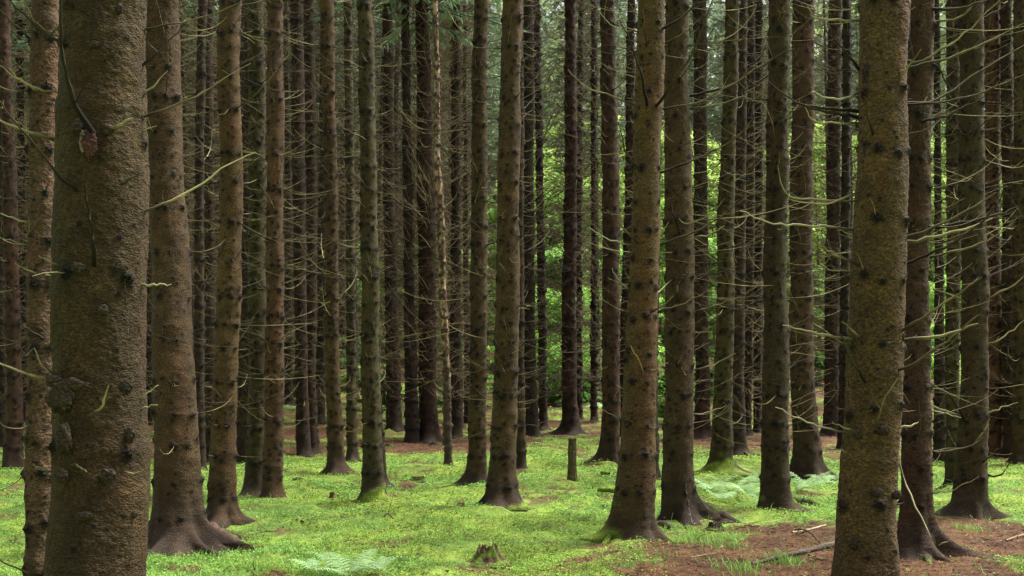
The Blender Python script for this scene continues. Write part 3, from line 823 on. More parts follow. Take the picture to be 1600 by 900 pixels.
# --- the pale peeling snag
Sn = make_tree("dead_snag", "thin leaning dead spruce with pale peeling bark, its foot dark", 729, [(0, 680, 7), (60, 682, 7), (150, 684, 8), (240, 683, 9), (330, 688, 11), (450, 692, 11), (600, 698, 11), (700, 700, 13)],
               (.44, .39, .33), "dead tree", None, disp=2.2, algae=0, flare=.15, mat=M_scaly, dark_base=.0, whorl=.36)
me = Sn.root.children[0].data
att = me.color_attributes["tint"]; n = len(me.vertices)
c = np.empty(n * 4, np.float32); att.data.foreach_get("color", c); c = c.reshape(-1, 4)
v = np.empty(n * 3, np.float32); me.vertices.foreach_get("co", v); v = v.reshape(-1, 3)
t = smoothstep(.9, 2.2, v[:, 2] + .5 * (fbm(v[:, 2] * 3, v[:, 0] * 9, 3) - .5))[:, None]
c[:, :3] = c[:, :3] * t + np.array([.055, .042, .03]) * (1 - t)
st_ = (smoothstep(.46, .56, fbm(v[:, 2] * 5 + 9, v[:, 0] * 34 + 7, 8)) * .85)[:, None]
c[:, :3] = c[:, :3] * (1 - st_) + np.array([.08, .05, .035]) * st_
att.data.foreach_set("color", c.ravel())

# ------------------------------------------------------------------ branches of the named trees
near = ["B", "HH", "D", "F", "Yt", "DD", "JJ", "S", "L", "H", "G", "R", "EE", "AA", "W", "J", "K", "A", "T1", "II", "h1", "E1", "E2", "Fb", "I1", "I2", "KK", "LL", "MM", "IJ", "FF2", "BB", "h2", "h3"]
for k in near:
    T = trees[k]
    dn = {"L": .5, "D": .55, "B": .5, "HH": 1.2, "JJ": 1.5, "KK": 1.1, "MM": 1.0, "S": .75, "X": .4, "F": .7, "LL": 1.3, "II": 1.4, "DD": 1.25, "EE": 1.3, "H": 1.2, "MM": 1.2}.get(k, 1.0)
    add_branches(T, limit=96, dens=dn * 1.5, low=.35 if k in ("JJ", "HH") else .7)
add_branches(trees["X"], limit=40, dens=.3, low=.8)
add_branches(trees["GG"], limit=40, dens=.18, low=.5)
add_branches(trees["C"], limit=30, dens=.03, low=.3)
add_branches(Sn, limit=60, dens=.7, low=1.2)

CB = {
 "C": [([(145, 208), (118, 165), (101, 110), (94, 50), (94, -20)], 8.5, "d", .5, 2), ([(148, 415), (145, 370), (138, 330), (134, 292)], 7, "d", .6, 6), ([(180, 202), (192, 193), (206, 184)], 6.5, "o", .6, 0),
       ([(190, 287), (208, 277), (226, 268)], 5, "o", .5, 1), ([(88, 222), (45, 207), (0, 187), (-25, 175)], 6.5, "o", .1, 1), ([(122, 299), (90, 272), (45, 215), (0, 162), (-20, 140)], 4, "d", .5, 3),
       ([(115, 75), (75, 55), (25, 12), (5, -12)], 4, "d", .3, 3), ([(97, 415), (80, 410), (61, 400)], 5.5, "o", .1, 0), ([(97, 590), (88, 586), (66, 568)], 4, "d", .2, 0), ([(80, 583), (64, 568), (54, 543)], 5.5, "p", .2, 0),
       ([(77, 594), (40, 583), (0, 567), (-20, 560)], 5, "o", .1, 2), ([(224, 332), (285, 305), (345, 264), (400, 236)], 5, "o", -.3, 3), ([(224, 184), (290, 158), (340, 130), (392, 98)], 4.2, "o", -.2, 3),
       ([(226, 46), (300, 32), (345, 18), (380, 0)], 3.5, "o", -.2, 3), ([(223, 153), (245, 130), (264, 105)], 4, "p", -.1, 0), ([(226, 445), (245, 445), (268, 445)], 5, "p", -.1, 1), ([(222, 207), (235, 200), (248, 197)], 3, "o", .1, 1),
       ([(145, 648), (160, 632), (170, 600)], 5.5, "o", .5, 0), ([(123, 20), (112, 8), (95, -12)], 6, "d", .5, 0), ([(72, 738), (60, 730), (49, 725)], 4, "p", .1, 0), ([(224, 103), (250, 80), (284, 42)], 4, "d", -.1, 2),
       ([(112, 727), (122, 728), (136, 738)], 6, "o", .5, 1), ([(220, 640), (232, 635), (248, 631)], 3.5, "p", 0, 0), ([(195, 737), (210, 740), (225, 735)], 4, "o", .5, 2), ([(70, 902), (35, 892), (-5, 872)], 6, "o", .3, 0),
       ([(222, 625), (232, 614), (248, 600)], 4, "p", 0, 0), ([(175, 88), (180, 80), (184, 74)], 4, "d", .5, 2), ([(100, 145), (60, 138), (20, 118), (-10, 95)], 4, "o", .2, 4), ([(95, 60), (60, 40), (30, -10)], 3, "o", .1, 2)],
 "B": [([(66, 147), (40, 130), (12, 108)], 5, "o", .3, 2), ([(82, 433), (55, 428), (24, 412)], 5, "o", .3, 1), ([(82, 553), (68, 535), (52, 500)], 3.5, "d", .3, 1), ([(70, 530), (52, 520), (35, 508)], 4, "d", .4, 1),
       ([(48, 350), (25, 343), (0, 333)], 4.5, "o", .1, 2), ([(48, 383), (20, 377), (-5, 370)], 3, "p", .1, 0), ([(50, 65), (25, 40), (0, 15)], 4, "d", .2, 3), ([(50, 200), (25, 190), (0, 165)], 3, "o", .2, 3), ([(50, 265), (20, 250), (-10, 215)], 3, "o", 0, 3)],
 "GG": [([(1417, 108), (1480, 90), (1540, 66), (1605, 33)], 5.5, "o", .1, 1), ([(1415, 107), (1470, 78), (1520, 42), (1570, -8)], 4.5, "o", .2, 2), ([(1417, 164), (1480, 158), (1540, 142), (1605, 116)], 5, "o", .1, 2),
        ([(1417, 162), (1465, 155), (1520, 120), (1605, 66)], 4.5, "d", -.2, 3), ([(1411, 374), (1455, 357), (1510, 330), (1558, 298)], 6, "o", .2, 2), ([(1413, 379), (1460, 371), (1510, 356), (1552, 341)], 6.5, "o", .1, 3),
        ([(1408, 415), (1450, 398), (1500, 372), (1545, 335), (1575, 290)], 4.5, "d", .2, 3), ([(1397, 522), (1440, 498), (1490, 463), (1534, 434)], 6, "o", .4, 2), ([(1410, 534), (1450, 528), (1495, 518), (1528, 505)], 7.5, "o", .2, 2),
        ([(1395, 585), (1440, 560), (1490, 525), (1531, 490)], 5.5, "o", .4, 2), ([(1346, 33), (1300, 30), (1272, 27), (1262, 8)], 4.5, "o", .1, 1), ([(1342, 145), (1315, 155), (1290, 152), (1267, 142)], 5, "p", .1, 1),
        ([(1342, 174), (1300, 170), (1245, 160), (1200, 125)], 5, "d", .1, 3), ([(1342, 184), (1310, 178), (1270, 170), (1235, 155)], 4.5, "d", .1, 1), ([(1342, 192), (1300, 192), (1273, 190), (1258, 170)], 4.5, "o", .1, 0),
        ([(1337, 359), (1300, 354), (1240, 351), (1200, 347), (1156, 328)], 5, "p", .2, 3), ([(1337, 371), (1322, 364), (1310, 359)], 4, "o", .1, 0), ([(1337, 412), (1310, 401), (1287, 388), (1265, 370)], 5.5, "o", .2, 1),
        ([(1337, 424), (1300, 422), (1285, 410)], 3, "p", .1, 2), ([(1332, 531), (1295, 525), (1260, 517), (1221, 507)], 6.5, "p", .2, 2), ([(1332, 541), (1310, 533), (1285, 516)], 5, "o", .1, 2), ([(1346, 531), (1332, 517), (1315, 502)], 5, "o", .4, 0),
        ([(1326, 678), (1290, 668), (1250, 655), (1211, 635)], 4.5, "p", .2, 1), ([(1333, 672), (1315, 666), (1297, 660)], 4.5, "p", .3, 0), ([(1397, 140), (1415, 110), (1441, 74)], 5, "o", .5, 0), ([(1378, 360), (1384, 325), (1400, 284)], 5.5, "d", .6, 1),
        ([(1368, 667), (1380, 630), (1402, 590)], 4.5, "o", .6, 1), ([(1352, 597), (1332, 563), (1311, 520)], 4.5, "d", .4, 1), ([(1405, 708), (1422, 775), (1457, 840)], 4.5, "p", .5, 0), ([(1409, 668), (1425, 665), (1438, 658)], 5, "p", .1, 1),
        ([(1365, 215), (1355, 180), (1350, 150)], 3, "d", .5, 0), ([(1412, 213), (1450, 200), (1478, 175)], 3, "d", .1, 1), ([(1340, 300), (1290, 318), (1235, 312)], 4, "o", .2, 2), ([(1340, 314), (1280, 313), (1230, 305), (1215, 260)], 4.5, "o", .1, 2),
        ([(1340, 110), (1320, 80), (1290, 45)], 4, "d", .2, 1), ([(1325, 706), (1310, 703), (1297, 697)], 3.5, "p", .2, 0)],
 "X": [([(1011, 165), (1003, 120), (987, 75), (970, 34)], 4, "d", .6, 1), ([(1025, 166), (1055, 125), (1088, 72), (1112, 0)], 4.2, "d", .5, 2), ([(1009, 73), (1008, 40), (1001, 0)], 3, "d", .5, 1), ([(995, 166), (955, 150), (915, 135), (885, 108)], 3.5, "o", 0, 1),
       ([(1036, 171), (1085, 161), (1150, 128), (1205, 92)], 4, "o", .1, 3), ([(993, 50), (960, 42), (937, 20)], 3, "p", 0, 1), ([(1036, 68), (1068, 52), (1096, 27)], 4, "o", .1, 1), ([(1034, 270), (1085, 250), (1140, 222), (1180, 185)], 4, "o", .1, 3),
       ([(998, 380), (975, 358), (947, 328)], 4.2, "o", .4, 0), ([(988, 384), (955, 375), (920, 357)], 3.2, "p", .1, 1), ([(1034, 382), (1085, 362), (1125, 340), (1172, 303)], 4.2, "o", .1, 2), ([(1012, 392), (1028, 373), (1043, 347)], 3.5, "o", .5, 0),
       ([(1000, 267), (978, 235), (968, 195)], 3.5, "d", .3, 1), ([(984, 454), (968, 441), (955, 418)], 3.5, "p", .1, 0), ([(1012, 491), (1045, 470), (1062, 440), (1074, 425)], 3.5, "o", .4, 0), ([(1030, 488), (1070, 474), (1114, 450)], 4, "o", .1, 1),
       ([(987, 490), (968, 478)], 3.5, "o", .2, 0), ([(975, 656), (955, 648), (938, 638)], 2.5, "p", .1, 0), ([(1010, 580), (1045, 566)], 3, "o", .4, 0), ([(1012, 600), (998, 565), (985, 540)], 2.5, "o", .4, 0), ([(1035, 45), (1075, 20), (1105, -20)], 4, "d", .1, 2)],
 "Yt": [([(1085, 150), (1130, 138), (1180, 110), (1240, 75)], 4, "d", 0, 2), ([(1083, 170), (1135, 160), (1170, 145)], 3.5, "o", 0, 1), ([(1083, 373), (1110, 365), (1132, 352)], 3, "p", 0, 1), ([(1083, 488), (1120, 478), (1150, 465)], 3.5, "o", 0, 2),
        ([(1083, 578), (1115, 570), (1150, 552)], 3, "o", 0, 1), ([(1083, 648), (1105, 645), (1135, 635)], 3, "p", 0, 0), ([(1060, 475), (1058, 450), (1075, 425)], 3, "d", .5, 0), ([(1063, 367), (1052, 330), (1050, 290)], 3, "d", .5, 0)],
 "JJ": [([(1510, 660), (1490, 625), (1470, 600)], 4, "d", .4, 2), ([(1535, 650), (1560, 640), (1590, 628)], 4, "p", .1, 3), ([(1505, 650), (1470, 640), (1445, 628)], 4, "p", .2, 2), ([(1500, 700), (1460, 705), (1425, 712)], 4, "p", .3, 3),
        ([(1518, 700), (1540, 670), (1548, 650)], 4, "o", .4, 2), ([(1540, 740), (1560, 745), (1578, 722)], 3.5, "d", .4, 2), ([(1530, 725), (1545, 715), (1560, 700)], 4, "d", .5, 2), ([(1540, 30), (1575, 5)], 4, "d", 0, 1),
        ([(1508, 178), (1480, 130), (1465, 100)], 4, "d", .3, 2), ([(1510, 475), (1490, 462), (1455, 452)], 4, "o", .3, 3), ([(1541, 470), (1585, 445), (1600, 430)], 4, "o", .1, 1), ([(1541, 540), (1570, 525), (1600, 500)], 4, "o", .1, 3)],
 "HH": [([(1450, 15), (1500, 12), (1545, 0)], 5, "d", .1, 1), ([(1453, 35), (1490, 30), (1520, 10), (1525, -8)], 4.5, "o", .1, 1), ([(1450, 355), (1500, 348), (1560, 335), (1590, 322)], 5, "d", 0, 3), ([(1440, 190), (1480, 180), (1540, 150)], 4.5, "d", .3, 2),
        ([(1450, 402), (1520, 385), (1560, 365), (1590, 340)], 4.5, "o", .1, 3), ([(1418, 690), (1435, 680), (1437, 628)], 5, "d", .4, 1), ([(1450, 703), (1480, 705), (1530, 690), (1548, 662)], 4, "o", .1, 3), ([(1448, 640), (1475, 645), (1500, 653)], 3, "p", .2, 2),
        ([(1445, 770), (1480, 768), (1530, 745)], 3, "o", .5, 2), ([(1450, 855), (1470, 850), (1490, 843)], 3.5, "p", .6, 0), ([(1428, 118), (1420, 60), (1419, 20)], 7, "d", .0, 0)],
}
for k, lst in CB.items():
    for (pts, w, kind, fwd, ns) in lst:
        custom_branch(trees[k], pts, w * (1.3 if kind == 'd' else 1), kind, fwd, ns)

# far-row named trees carry many fine twigs as one countless mass each
def twig_mass(name, seed, z0, z1, nper, L, dz, r0, nsub, thick=1.0):
    rng = np.random.default_rng(seed)
    paths, rads, sp, sr = [], [], [], []
    z = z0
    while z < z1:
        for q in range(rng.integers(max(1, nper - 2), nper + 2)):
            a = rng.random() * 6.283
            l = rng.uniform(.35, 1) * L
            m = curve_path(l, R_(rng.uniform(-15, 40)), R_(rng.uniform(5, 55)), 7, .06, rng, rng.uniform(-.5, .5))
            ca, sa = math.cos(a), math.sin(a)
            m = np.stack([m[:, 0] * ca - m[:, 1] * sa, m[:, 0] * sa + m[:, 1] * ca, m[:, 2]], -1) + np.array([ca * .06, sa * .06, z + rng.normal(0, .05)])
            paths.append(m); rads.append(np.linspace(r0, r0 * .35, 7))
            s_, r_ = with_subs(m, r0, nsub, rng, K2=3, sublen=(.12, .5), updown=.9)
            sp += s_; sr += r_
        z += dz * rng.uniform(.7, 1.3)
    V, Q = tubes(np.array(paths), np.array(rads), 3)
    V2, Q2 = tubes(np.array(sp), np.array(sr), 3)
    return mesh(name, np.concatenate([V, V2]), [np.concatenate([Q, Q2 + len(V)])], M_twig_far)

MASS = [twig_mass("dead_twigs", 300 + k, .9, 14, 6, 1.8, .22, .009, 8) for k in range(4)]
FINE = [twig_mass("fine_twigs", 330 + k, 1.0, 7.5, 3, .7, .22, .004, 4) for k in range(4)]
for k in ["D", "F", "H", "G", "J", "K", "L", "R", "S", "T1", "E1", "E2", "Fb", "I1", "I2", "W", "AA", "BB", "DD", "EE", "FF2", "HH", "II", "IJ", "JJ", "KK", "LL", "MM", "Yt", "A"]:
    T = trees[k]
    rr_ = float(np.median(T.rr)); sx = 1.0 if k not in ("D", "L", "S") else .7
    o = put("fine_twigs", random.choice(FINE), T.root, (float(np.interp(T.base_z + 3, T.zr, T.cx)) - T.base[0], 0, 0), (0, 0, random.random() * 6.28), (sx, sx, 1))
    o["kind"] = "stuff"
for k in ["O", "N", "U", "T2", "T3", "V", "V2", "W2", "Z1", "CC", "C2", "FF1", "Q", "M", "l1", "l2", "l3"]:
    T = trees[k]
    o = put("dead_twigs", random.choice(MASS), T.root, (0, 0, 0), (0, 0, random.random() * 6.28), (.8, .8, 1))
    o["kind"] = "stuff"

# ------------------------------------------------------------------ roots running over the floor
def root_tube(T, pts, w0, w1, col, lift=.3, mossy=0, seed=1, D0=None):
    rng = np.random.default_rng(seed)
    pp = []
    for (x, y) in pts:
        p = P(x, y); pp.append([p[0], p[1], p[2]])
    path = catmull(pp, 6); K = len(path)
    Y = path[:, 1].mean()
    R = np.linspace(w0, w1, K) / 2 * Y / F * (1 + .12 * rng.normal(0, 1, K))
    sk = np.linspace(0, 1, K)
    path[:, 2] = ground_z(path[:, 0], path[:, 1]) + R * lift - (R * (lift + 1.6) + .02) * smoothstep(.45, 1, sk)
    path[:, :2] += rng.normal(0, .006, (K, 2))
    V, Q = tubes(path[None], R[None], 14)
    n = fbm(V[:, 0] * 22 + 90, V[:, 1] * 22 + 90, 4, 3) - .5
    V = V + (np.stack([n, n, n * 1.2], -1)) * R.mean() * .5
    C = np.array(col) * (.55 + 1.1 * fbm(V[:, 0] * 30 + 50, V[:, 1] * 30 + 50, 9, 3))[:, None]
    if mossy:
        m = smoothstep(.5 - mossy * .3, .75 - mossy * .2, fbm(V[:, 0] * 12 + 70, V[:, 2] * 12 + 70, 14, 3))[:, None]
        C = C * (1 - m) + np.array([.085, .135, .016]) * (.6 + .8 * rng.random((len(V), 1))) * m
    put("root", mesh("root", V - T.base, [Q], M_wood, C), T.root)
DRK = (.045, .034, .028)
root_tube(Yt, [(1075, 798), (1098, 800), (1122, 806), (1150, 812), (1192, 818)], 26, 7, DRK, .5, .1, 2)
root_tube(Yt, [(1080, 806), (1105, 806), (1128, 812)], 16, 6, DRK, .6, .3, 3)
root_tube(D, [(325, 838), (348, 846), (372, 853), (408, 858)], 28, 14, (.07, .042, .032), .6, .05, 4)
root_tube(D, [(300, 838), (314, 848), (332, 857), (352, 864)], 30, 15, (.12, .064, .045), .4, 0, 5)
root_tube(D, [(335, 832), (358, 838), (380, 842), (400, 846)], 13, 5, DRK, .4, .3, 6)
root_tube(D, [(258, 842), (264, 858), (266, 874)], 20, 12, (.13, .07, .05), .5, 0, 7)
root_tube(D, [(243, 842), (233, 850), (226, 858)], 16, 6, DRK, .5, 0, 8)
root_tube(Fp, [(365, 806), (378, 811), (392, 815)], 12, 5, (.10, .06, .045), .4, .2, 9)
root_tube(X, [(968, 826), (952, 840), (936, 856)], 17, 7, DRK, .5, 1.4, 10)
root_tube(X, [(1016, 826), (1026, 838), (1038, 848)], 20, 6, DRK, .5, 1.5, 11)
root_tube(X, [(1030, 824), (1048, 826), (1062, 828)], 14, 8, DRK, .5, .1, 12)
root_tube(HH, [(1452, 852), (1476, 860), (1500, 864), (1520, 868)], 24, 9, DRK, .5, .1, 13)
root_tube(HH, [(1440, 866), (1452, 878), (1462, 888)], 16, 6, DRK, .4, .1, 14)
root_tube(DD, [(1232, 784), (1252, 786), (1280, 789), (1312, 792)], 14, 7, DRK, .5, .9, 15)
root_tube(JJ, [(1500, 794), (1482, 800), (1462, 808)], 14, 5, DRK, .5, .1, 16)
root_tube(JJ, [(1535, 800), (1548, 803), (1560, 806)], 13, 6, DRK, .5, .1, 17)
root_tube(S, [(772, 782), (760, 788), (746, 795)], 13, 5, DRK, .5, .4, 18)
root_tube(S, [(775, 786), (770, 794), (768, 800)], 14, 8, DRK, .4, 1.4, 28)
root_tube(AA, [(1140, 734), (1152, 737), (1166, 741)], 10, 4, DRK, .5, .6, 19)
root_tube(BB, [(1158, 708), (1168, 711), (1178, 714)], 7, 3, DRK, .5, .1, 20)
root_tube(Lt, [(592, 778), (602, 782), (612, 786)], 10, 5, DRK, .5, .7, 21)
root_tube(Lt, [(570, 780), (562, 785), (556, 789)], 10, 6, DRK, .5, 1.5, 22)

# white resin streaks on the streaked trunk and the resin thread on the thickest one
def resin(T, spots, seed):
    rng = np.random.default_rng(seed)
    M, nt, b = mat_new("dried_resin"); b.inputs["Base Color"].default_value = (.14, .13, .125, 1); b.inputs["Roughness"].default_value = .45
    for (x0, y0, x1, y1, w, gap) in spots:
        Vs = []; Qs = []; n = 0
        N = int(abs(y1 - y0) / 2.2) + 2
        segs = []; rad = []
        for i in range(N):
            if rng.random() < gap: continue
            f = i / (N - 1); x = x0 + (x1 - x0) * f + rng.normal(0, .6); y = y0 + (y1 - y0) * f
            pts = []
            for dy in (-1.6, 0, 1.6):
                z = CH + (HZ - y - dy) * T.Y / F
                X_ = (x - 800) * T.Y / F
                # march from the front until the real bark is met
                cx = np.interp(z, T.zr, T.cx); r = np.interp(z, T.zr, T.rr)
                pts.append((X_, 0, z))
            segs.append(pts); rad.append([.0008 * w, .0019 * w * rng.uniform(.4, 1.4), .0007 * w])
        segs = np.array(segs)
        # shrink onto the trunk surface with a ray cast on its mesh
        tr = [c for c in T.root.children if c.name.startswith("trunk")][0]
        from mathutils import Vector
        ok = []
        for i in range(len(segs)):
            good = True
            for j in range(3):
                o = Vector((segs[i, j, 0] - T.base[0], -2.0, segs[i, j, 2] - T.base[2]))
                hit, loc, nor, _ = tr.ray_cast(o, Vector((0, 1, 0)))
                if not hit: good = False; break
                segs[i, j, 1] = loc.y - .0005
                segs[i, j, 0] = loc.x; segs[i, j, 2] = loc.z
            if good: ok.append(i)
        if not ok: continue
        V, Q = tubes(segs[ok], np.array(rad)[ok], 5)
        o = put("resin_streak", mesh("resin_streak", V, [Q], M), T.root)
        o["kind"] = "stuff"
bpy.context.view_layer.update()
resin(Yt, [(1066, 742, 1075, 810, 2.2, .35), (1077, 700, 1083, 760, 1.8, .45), (1072, 770, 1072, 800, 2.4, .3), (1079, 745, 1086, 775, 1.6, .5)], 5)
resin(C, [(206, 440, 209, 520, .9, .45), (212, 585, 215, 600, 1.2, .4)], 6)
resin(DD, [(1078, 800, 1080, 801, 1, 1)], 7) if False else None

# burls and the resin scar on the thickest trunk: knobbly parts of their own
def burl(T, x, y, rx, ry, seed, col=(.04, .03, .02), name="burl", depth=.5):
    rng = np.random.default_rng(seed)
    z = CH + (HZ - y) * T.Y / F; X_ = (x - 800) * T.Y / F
    cx = float(np.interp(z, T.zr, T.cx)); r = float(np.interp(z, T.zr, T.rr))
    dx = X_ - cx; yy = T.Y - math.sqrt(max(1e-4, r * r - min(dx * dx, r * r * .96)))
    n, m = 30, 40
    u = np.linspace(0, np.pi, n); v = np.arange(m) / m * 2 * np.pi
    U, W = np.meshgrid(u, v, indexing='ij')
    a = rx * T.Y / F; b = ry * T.Y / F
    d = np.stack([np.sin(U) * np.cos(W), np.sin(U) * np.sin(W), np.cos(U)], -1)
    nn = fbm(d[..., 0] * 3.3 + 9 + seed, d[..., 2] * 3.3 + 9 + d[..., 1] * 2, seed, 4)
    n2 = fbm(d[..., 0] * 9 + 9 + seed, d[..., 2] * 9 + 9, seed + 4, 3)
    k = .65 + .7 * nn + .35 * (n2 - .5)
    V = d * k[..., None] * np.array([a, min(a, b) * depth, b]) + np.array([X_, yy + .004, z])
    I = np.arange(n * m).reshape(n, m); I2 = np.roll(I, -1, 1)
    Q = np.stack([I[:-1], I2[:-1], I2[1:], I[1:]], -1).reshape(-1, 4)
    Cc = np.array(col) * (.3 + 1.5 * n2)[..., None] + np.zeros_like(V)
    put(name, mesh(name, V.reshape(-1, 3) - T.base, [Q], M_scaly, Cc.reshape(-1, 3)), T.root)
burl(C, 118, 622, 20, 22, 1); burl(C, 108, 595, 14, 9, 2); burl(C, 138, 598, 16, 7, 3); burl(C, 126, 682, 12, 22, 4, depth=.7); burl(C, 140, 602, 30, 7, 6, depth=.35)
burl(C, 215, 678, 8, 12, 5); burl(C, 164, 238, 12, 22, 8, (.075, .032, .028), "resin_scar", .45); burl(C, 154, 234, 5, 16, 11, (.17, .14, .09), "scar_rim", .5); burl(C, 145, 212, 9, 10, 9); burl(C, 188, 215, 10, 9, 10)
burl(C, 205, 425, 9, 10, 12); burl(C, 183, 489, 8, 9, 13); burl(C, 122, 738, 10, 10, 14); burl(C, 190, 738, 11, 11, 15); burl(C, 217, 800, 8, 6, 16); burl(C, 158, 798, 12, 7, 17); burl(C, 210, 605, 9, 12, 18); burl(C, 125, 22, 10, 9, 19); burl(C, 168, 88, 10, 6, 20); burl(C, 203, 30, 6, 8, 21); burl(C, 115, 80, 7, 9, 22); burl(C, 148, 425, 10, 8, 23)
burl(GG, 1350, 120, 9, 16, 30, (.03, .02, .018)); burl(GG, 1349, 240, 8, 17, 31, (.035, .02, .025)); burl(GG, 1348, 300, 4, 60, 32, (.03, .022, .03), "resin_scar", .5); burl(GG, 1394, 146, 10, 9, 33); burl(GG, 1378, 362, 12, 10, 34); burl(GG, 1367, 215, 8, 7, 35)
burl(GG, 1345, 532, 9, 8, 36); burl(GG, 1396, 527, 9, 8, 37); burl(GG, 1368, 670, 9, 8, 38); burl(GG, 1333, 678, 8, 8, 39); burl(GG, 1392, 34, 8, 7, 42); burl(GG, 1374, 451, 10, 7, 43); burl(GG, 1356, 765, 9, 7, 44); burl(GG, 1390, 770, 8, 7, 45); burl(GG, 1325, 845, 8, 9, 46)
burl(GG, 1417, 40, 3, 38, 47, (.02, .013, .012), "resin_scar", .5)

# ------------------------------------------------------------------ stumps, post, fallen wood
def stump(name, label, cat, x, y, w, h, seed, col=(.07, .045, .028), mossy=.5, jag=.35, taper=.75, lean=0.0, group=None, capc=None):
    rng = np.random.default_rng(seed)
    X_, Y, gz = P(x, y)
    r = w / 2 * Y / F; H = h * Y / F
    nt, nz = 48, 34
    th = np.arange(nt) / nt * 2 * np.pi
    zz = np.linspace(-.05, 1, nz)
    T_, Z_ = np.meshgrid(th, zz)
    topn = fbm(np.cos(T_) * 1.6 + 5 + seed, np.sin(T_) * 1.6 + 5, seed, 4)
    spk = fbm(T_ * 3.5 + seed, T_ * 0 + 3, seed + 9, 2)
    Hm = H * (1 - jag * (topn * .9 + spk * .6))
    R = r * (1 + .5 * np.exp(-np.maximum(Z_, 0) * 5) - (1 - taper) * Z_) * (.8 + .35 * fbm(np.cos(T_) * 3 + 9, np.sin(T_) * 3 + Z_ * 2 + 9, seed + 3, 3) + .14 * vnoise(T_ * 6, Z_ * 3, seed))
    V = np.stack([R * np.cos(T_) + lean * Z_ * H, R * np.sin(T_), Z_ * Hm], -1)
    rings = [V.reshape(-1, 3)]
    # broken hollow top
    inner = []
    for f, dz in ((.72, -.12), (.4, -.25), (.02, -.2)):
        q = V[-1].copy(); c = q.mean(0)
        q = c + (q - c) * f
        q[:, 2] += H * jag * dz * (1 + .6 * rng.normal(0, 1, nt)); inner.append(q)
    allv = np.concatenate(rings + inner)
    I = np.arange(len(allv)).reshape(-1, nt); I2 = np.roll(I, -1, 1)
    Q = np.stack([I[:-1], I2[:-1], I2[1:], I[1:]], -1).reshape(-1, 4)
    nn = fbm(allv[:, 0] / r * 2.3 + 40, allv[:, 2] / r * 1.7 + allv[:, 1] / r * 2 + 40, seed + 5, 4)
    Cc = np.array(col) * (.4 + 1.2 * rng.random((len(allv), 1)))
    m = (smoothstep(.62 - mossy * .35, .72 - mossy * .3, nn))[:, None]
    Cc = Cc * (1 - m) + np.array([.075, .12, .018]) * (.5 + rng.random((len(allv), 1))) * m
    root = empty(name, (X_, Y, gz), label, cat, group)
    nb = nz * nt
    body = Q[(Q.max(1) < nb)]; cap = Q[(Q.max(1) >= nb)]
    put("stump_side", mesh("stump_side", allv[:nb], [body], M_wood, Cc[:nb]), root)
    cv = allv[nb - nt:]
    cc = np.array(capc or (.10, .065, .04)) * (.4 + 1.2 * rng.random((len(cv), 1)))
    put("broken_top", mesh("broken_top", cv, [cap - (nb - nt)], M_wood, cc), root)
    return root
stump("snapped_post", "knee high snapped tree post with rough olive bark in the glade", "dead stump", 894, 752, 11, 72, 1, (.075, .055, .028), .12, .10, 1.05, group=None)
stump("rotten_stump", "largest rotten stump, mossy and jagged, low in the glade", "stump", 763, 880, 48, 66, 2, (.06, .036, .022), .40, .85, .6)
stump("tree_stump", "low flat dark stump beyond the lone olive mossy trunk", "stump", 653, 752, 19, 10, 3, (.05, .05, .02), .6, .3, .9)
stump("tree_stump", "tiny square cut stump before the trunk with wide root foot", "stump", 519, 778, 7, 11, 4, (.09, .05, .03), .0, .2, 1.0)
stump("tree_stump", "small round stump on brown litter beyond the lone olive trunk", "stump", 643, 683, 10, 8, 5, (.06, .035, .025), .0, .2, 1.0)
stump("tree_stump", "dull olive low stump left of the thin wide footed trunk", "stump", 465, 755, 17, 12, 6, (.08, .075, .03), .4, .4, .8)
stump("tree_stump", "knob of dead wood at the foot of the leaning trunk", "stump", 720, 793, 15, 12, 7, (.12, .07, .035), .25, .7, .6)
stump("tree_stump", "small dark hollow stump under the long sideways root", "stump", 1118, 826, 22, 15, 8, (.035, .022, .018), .1, .5, .8, capc=(.03, .02, .015))
stump("tree_stump", "low crumbled stump in litter by the thick blackish trunk", "stump", 678, 696, 14, 9, 9, (.05, .03, .022), .1, .6, .8)
stump("tree_stump", "low crumbled dark stump beneath the brown litter slope", "stump", 607, 699, 22, 9, 10, (.05, .035, .025), .3, .6, .8)

def fallen(name, label, cat, pts, w0, w1, seed, col, lift=.6, twigs=4, mossy=0.0, group=None, hover=0.0):
    rng = np.random.default_rng(seed)
    pp = [list(P(x, y)) for (x, y) in pts]
    path = catmull(pp, 6); K = len(path)
    Y = path[:, 1].mean()
    R = np.linspace(w0, w1, K) / 2 * Y / F * (1 + .1 * rng.normal(0, 1, K))
    path[:, 2] = ground_z(path[:, 0], path[:, 1]) + R * lift + .015 + hover * np.sin(np.linspace(0, 3.1, K))
    base = path[0].copy(); base[2] -= R[0]
    root = empty(name, base, label, cat, group)
    V, Q = tubes(path[None], R[None], 12)
    n = fbm(V[:, 0] * 25 + 90, V[:, 1] * 25 + 90, 4, 3) - .5
    V = V + np.stack([n * 0, n, n * 1.2], -1) * R.mean() * .5
    C = np.array(col) * (.5 + 1.1 * rng.random((len(V), 1)))
    if mossy:
        m = smoothstep(.55 - mossy * .3, .7 - mossy * .25, fbm(V[:, 0] * 5 + 70, V[:, 2] * 5 + 70, 14, 3))[:, None]
        C = C * (1 - m) + np.array([.11, .18, .02]) * m
    put("stem", mesh("stem", V - base, [Q], M_wood, C), root)
    for i in range(twigs):
        f = rng.uniform(.25, .95); k = int(f * (K - 1))
        L = rng.uniform(.12, .4) * min(2.5, Y / 9)
        put("twig", LONG[rng.integers(len(LONG))], root, path[k] - base, (rng.normal(0, .3), rng.normal(-.3, .4), rng.random() * 6.28), (L, L, L))
    return root
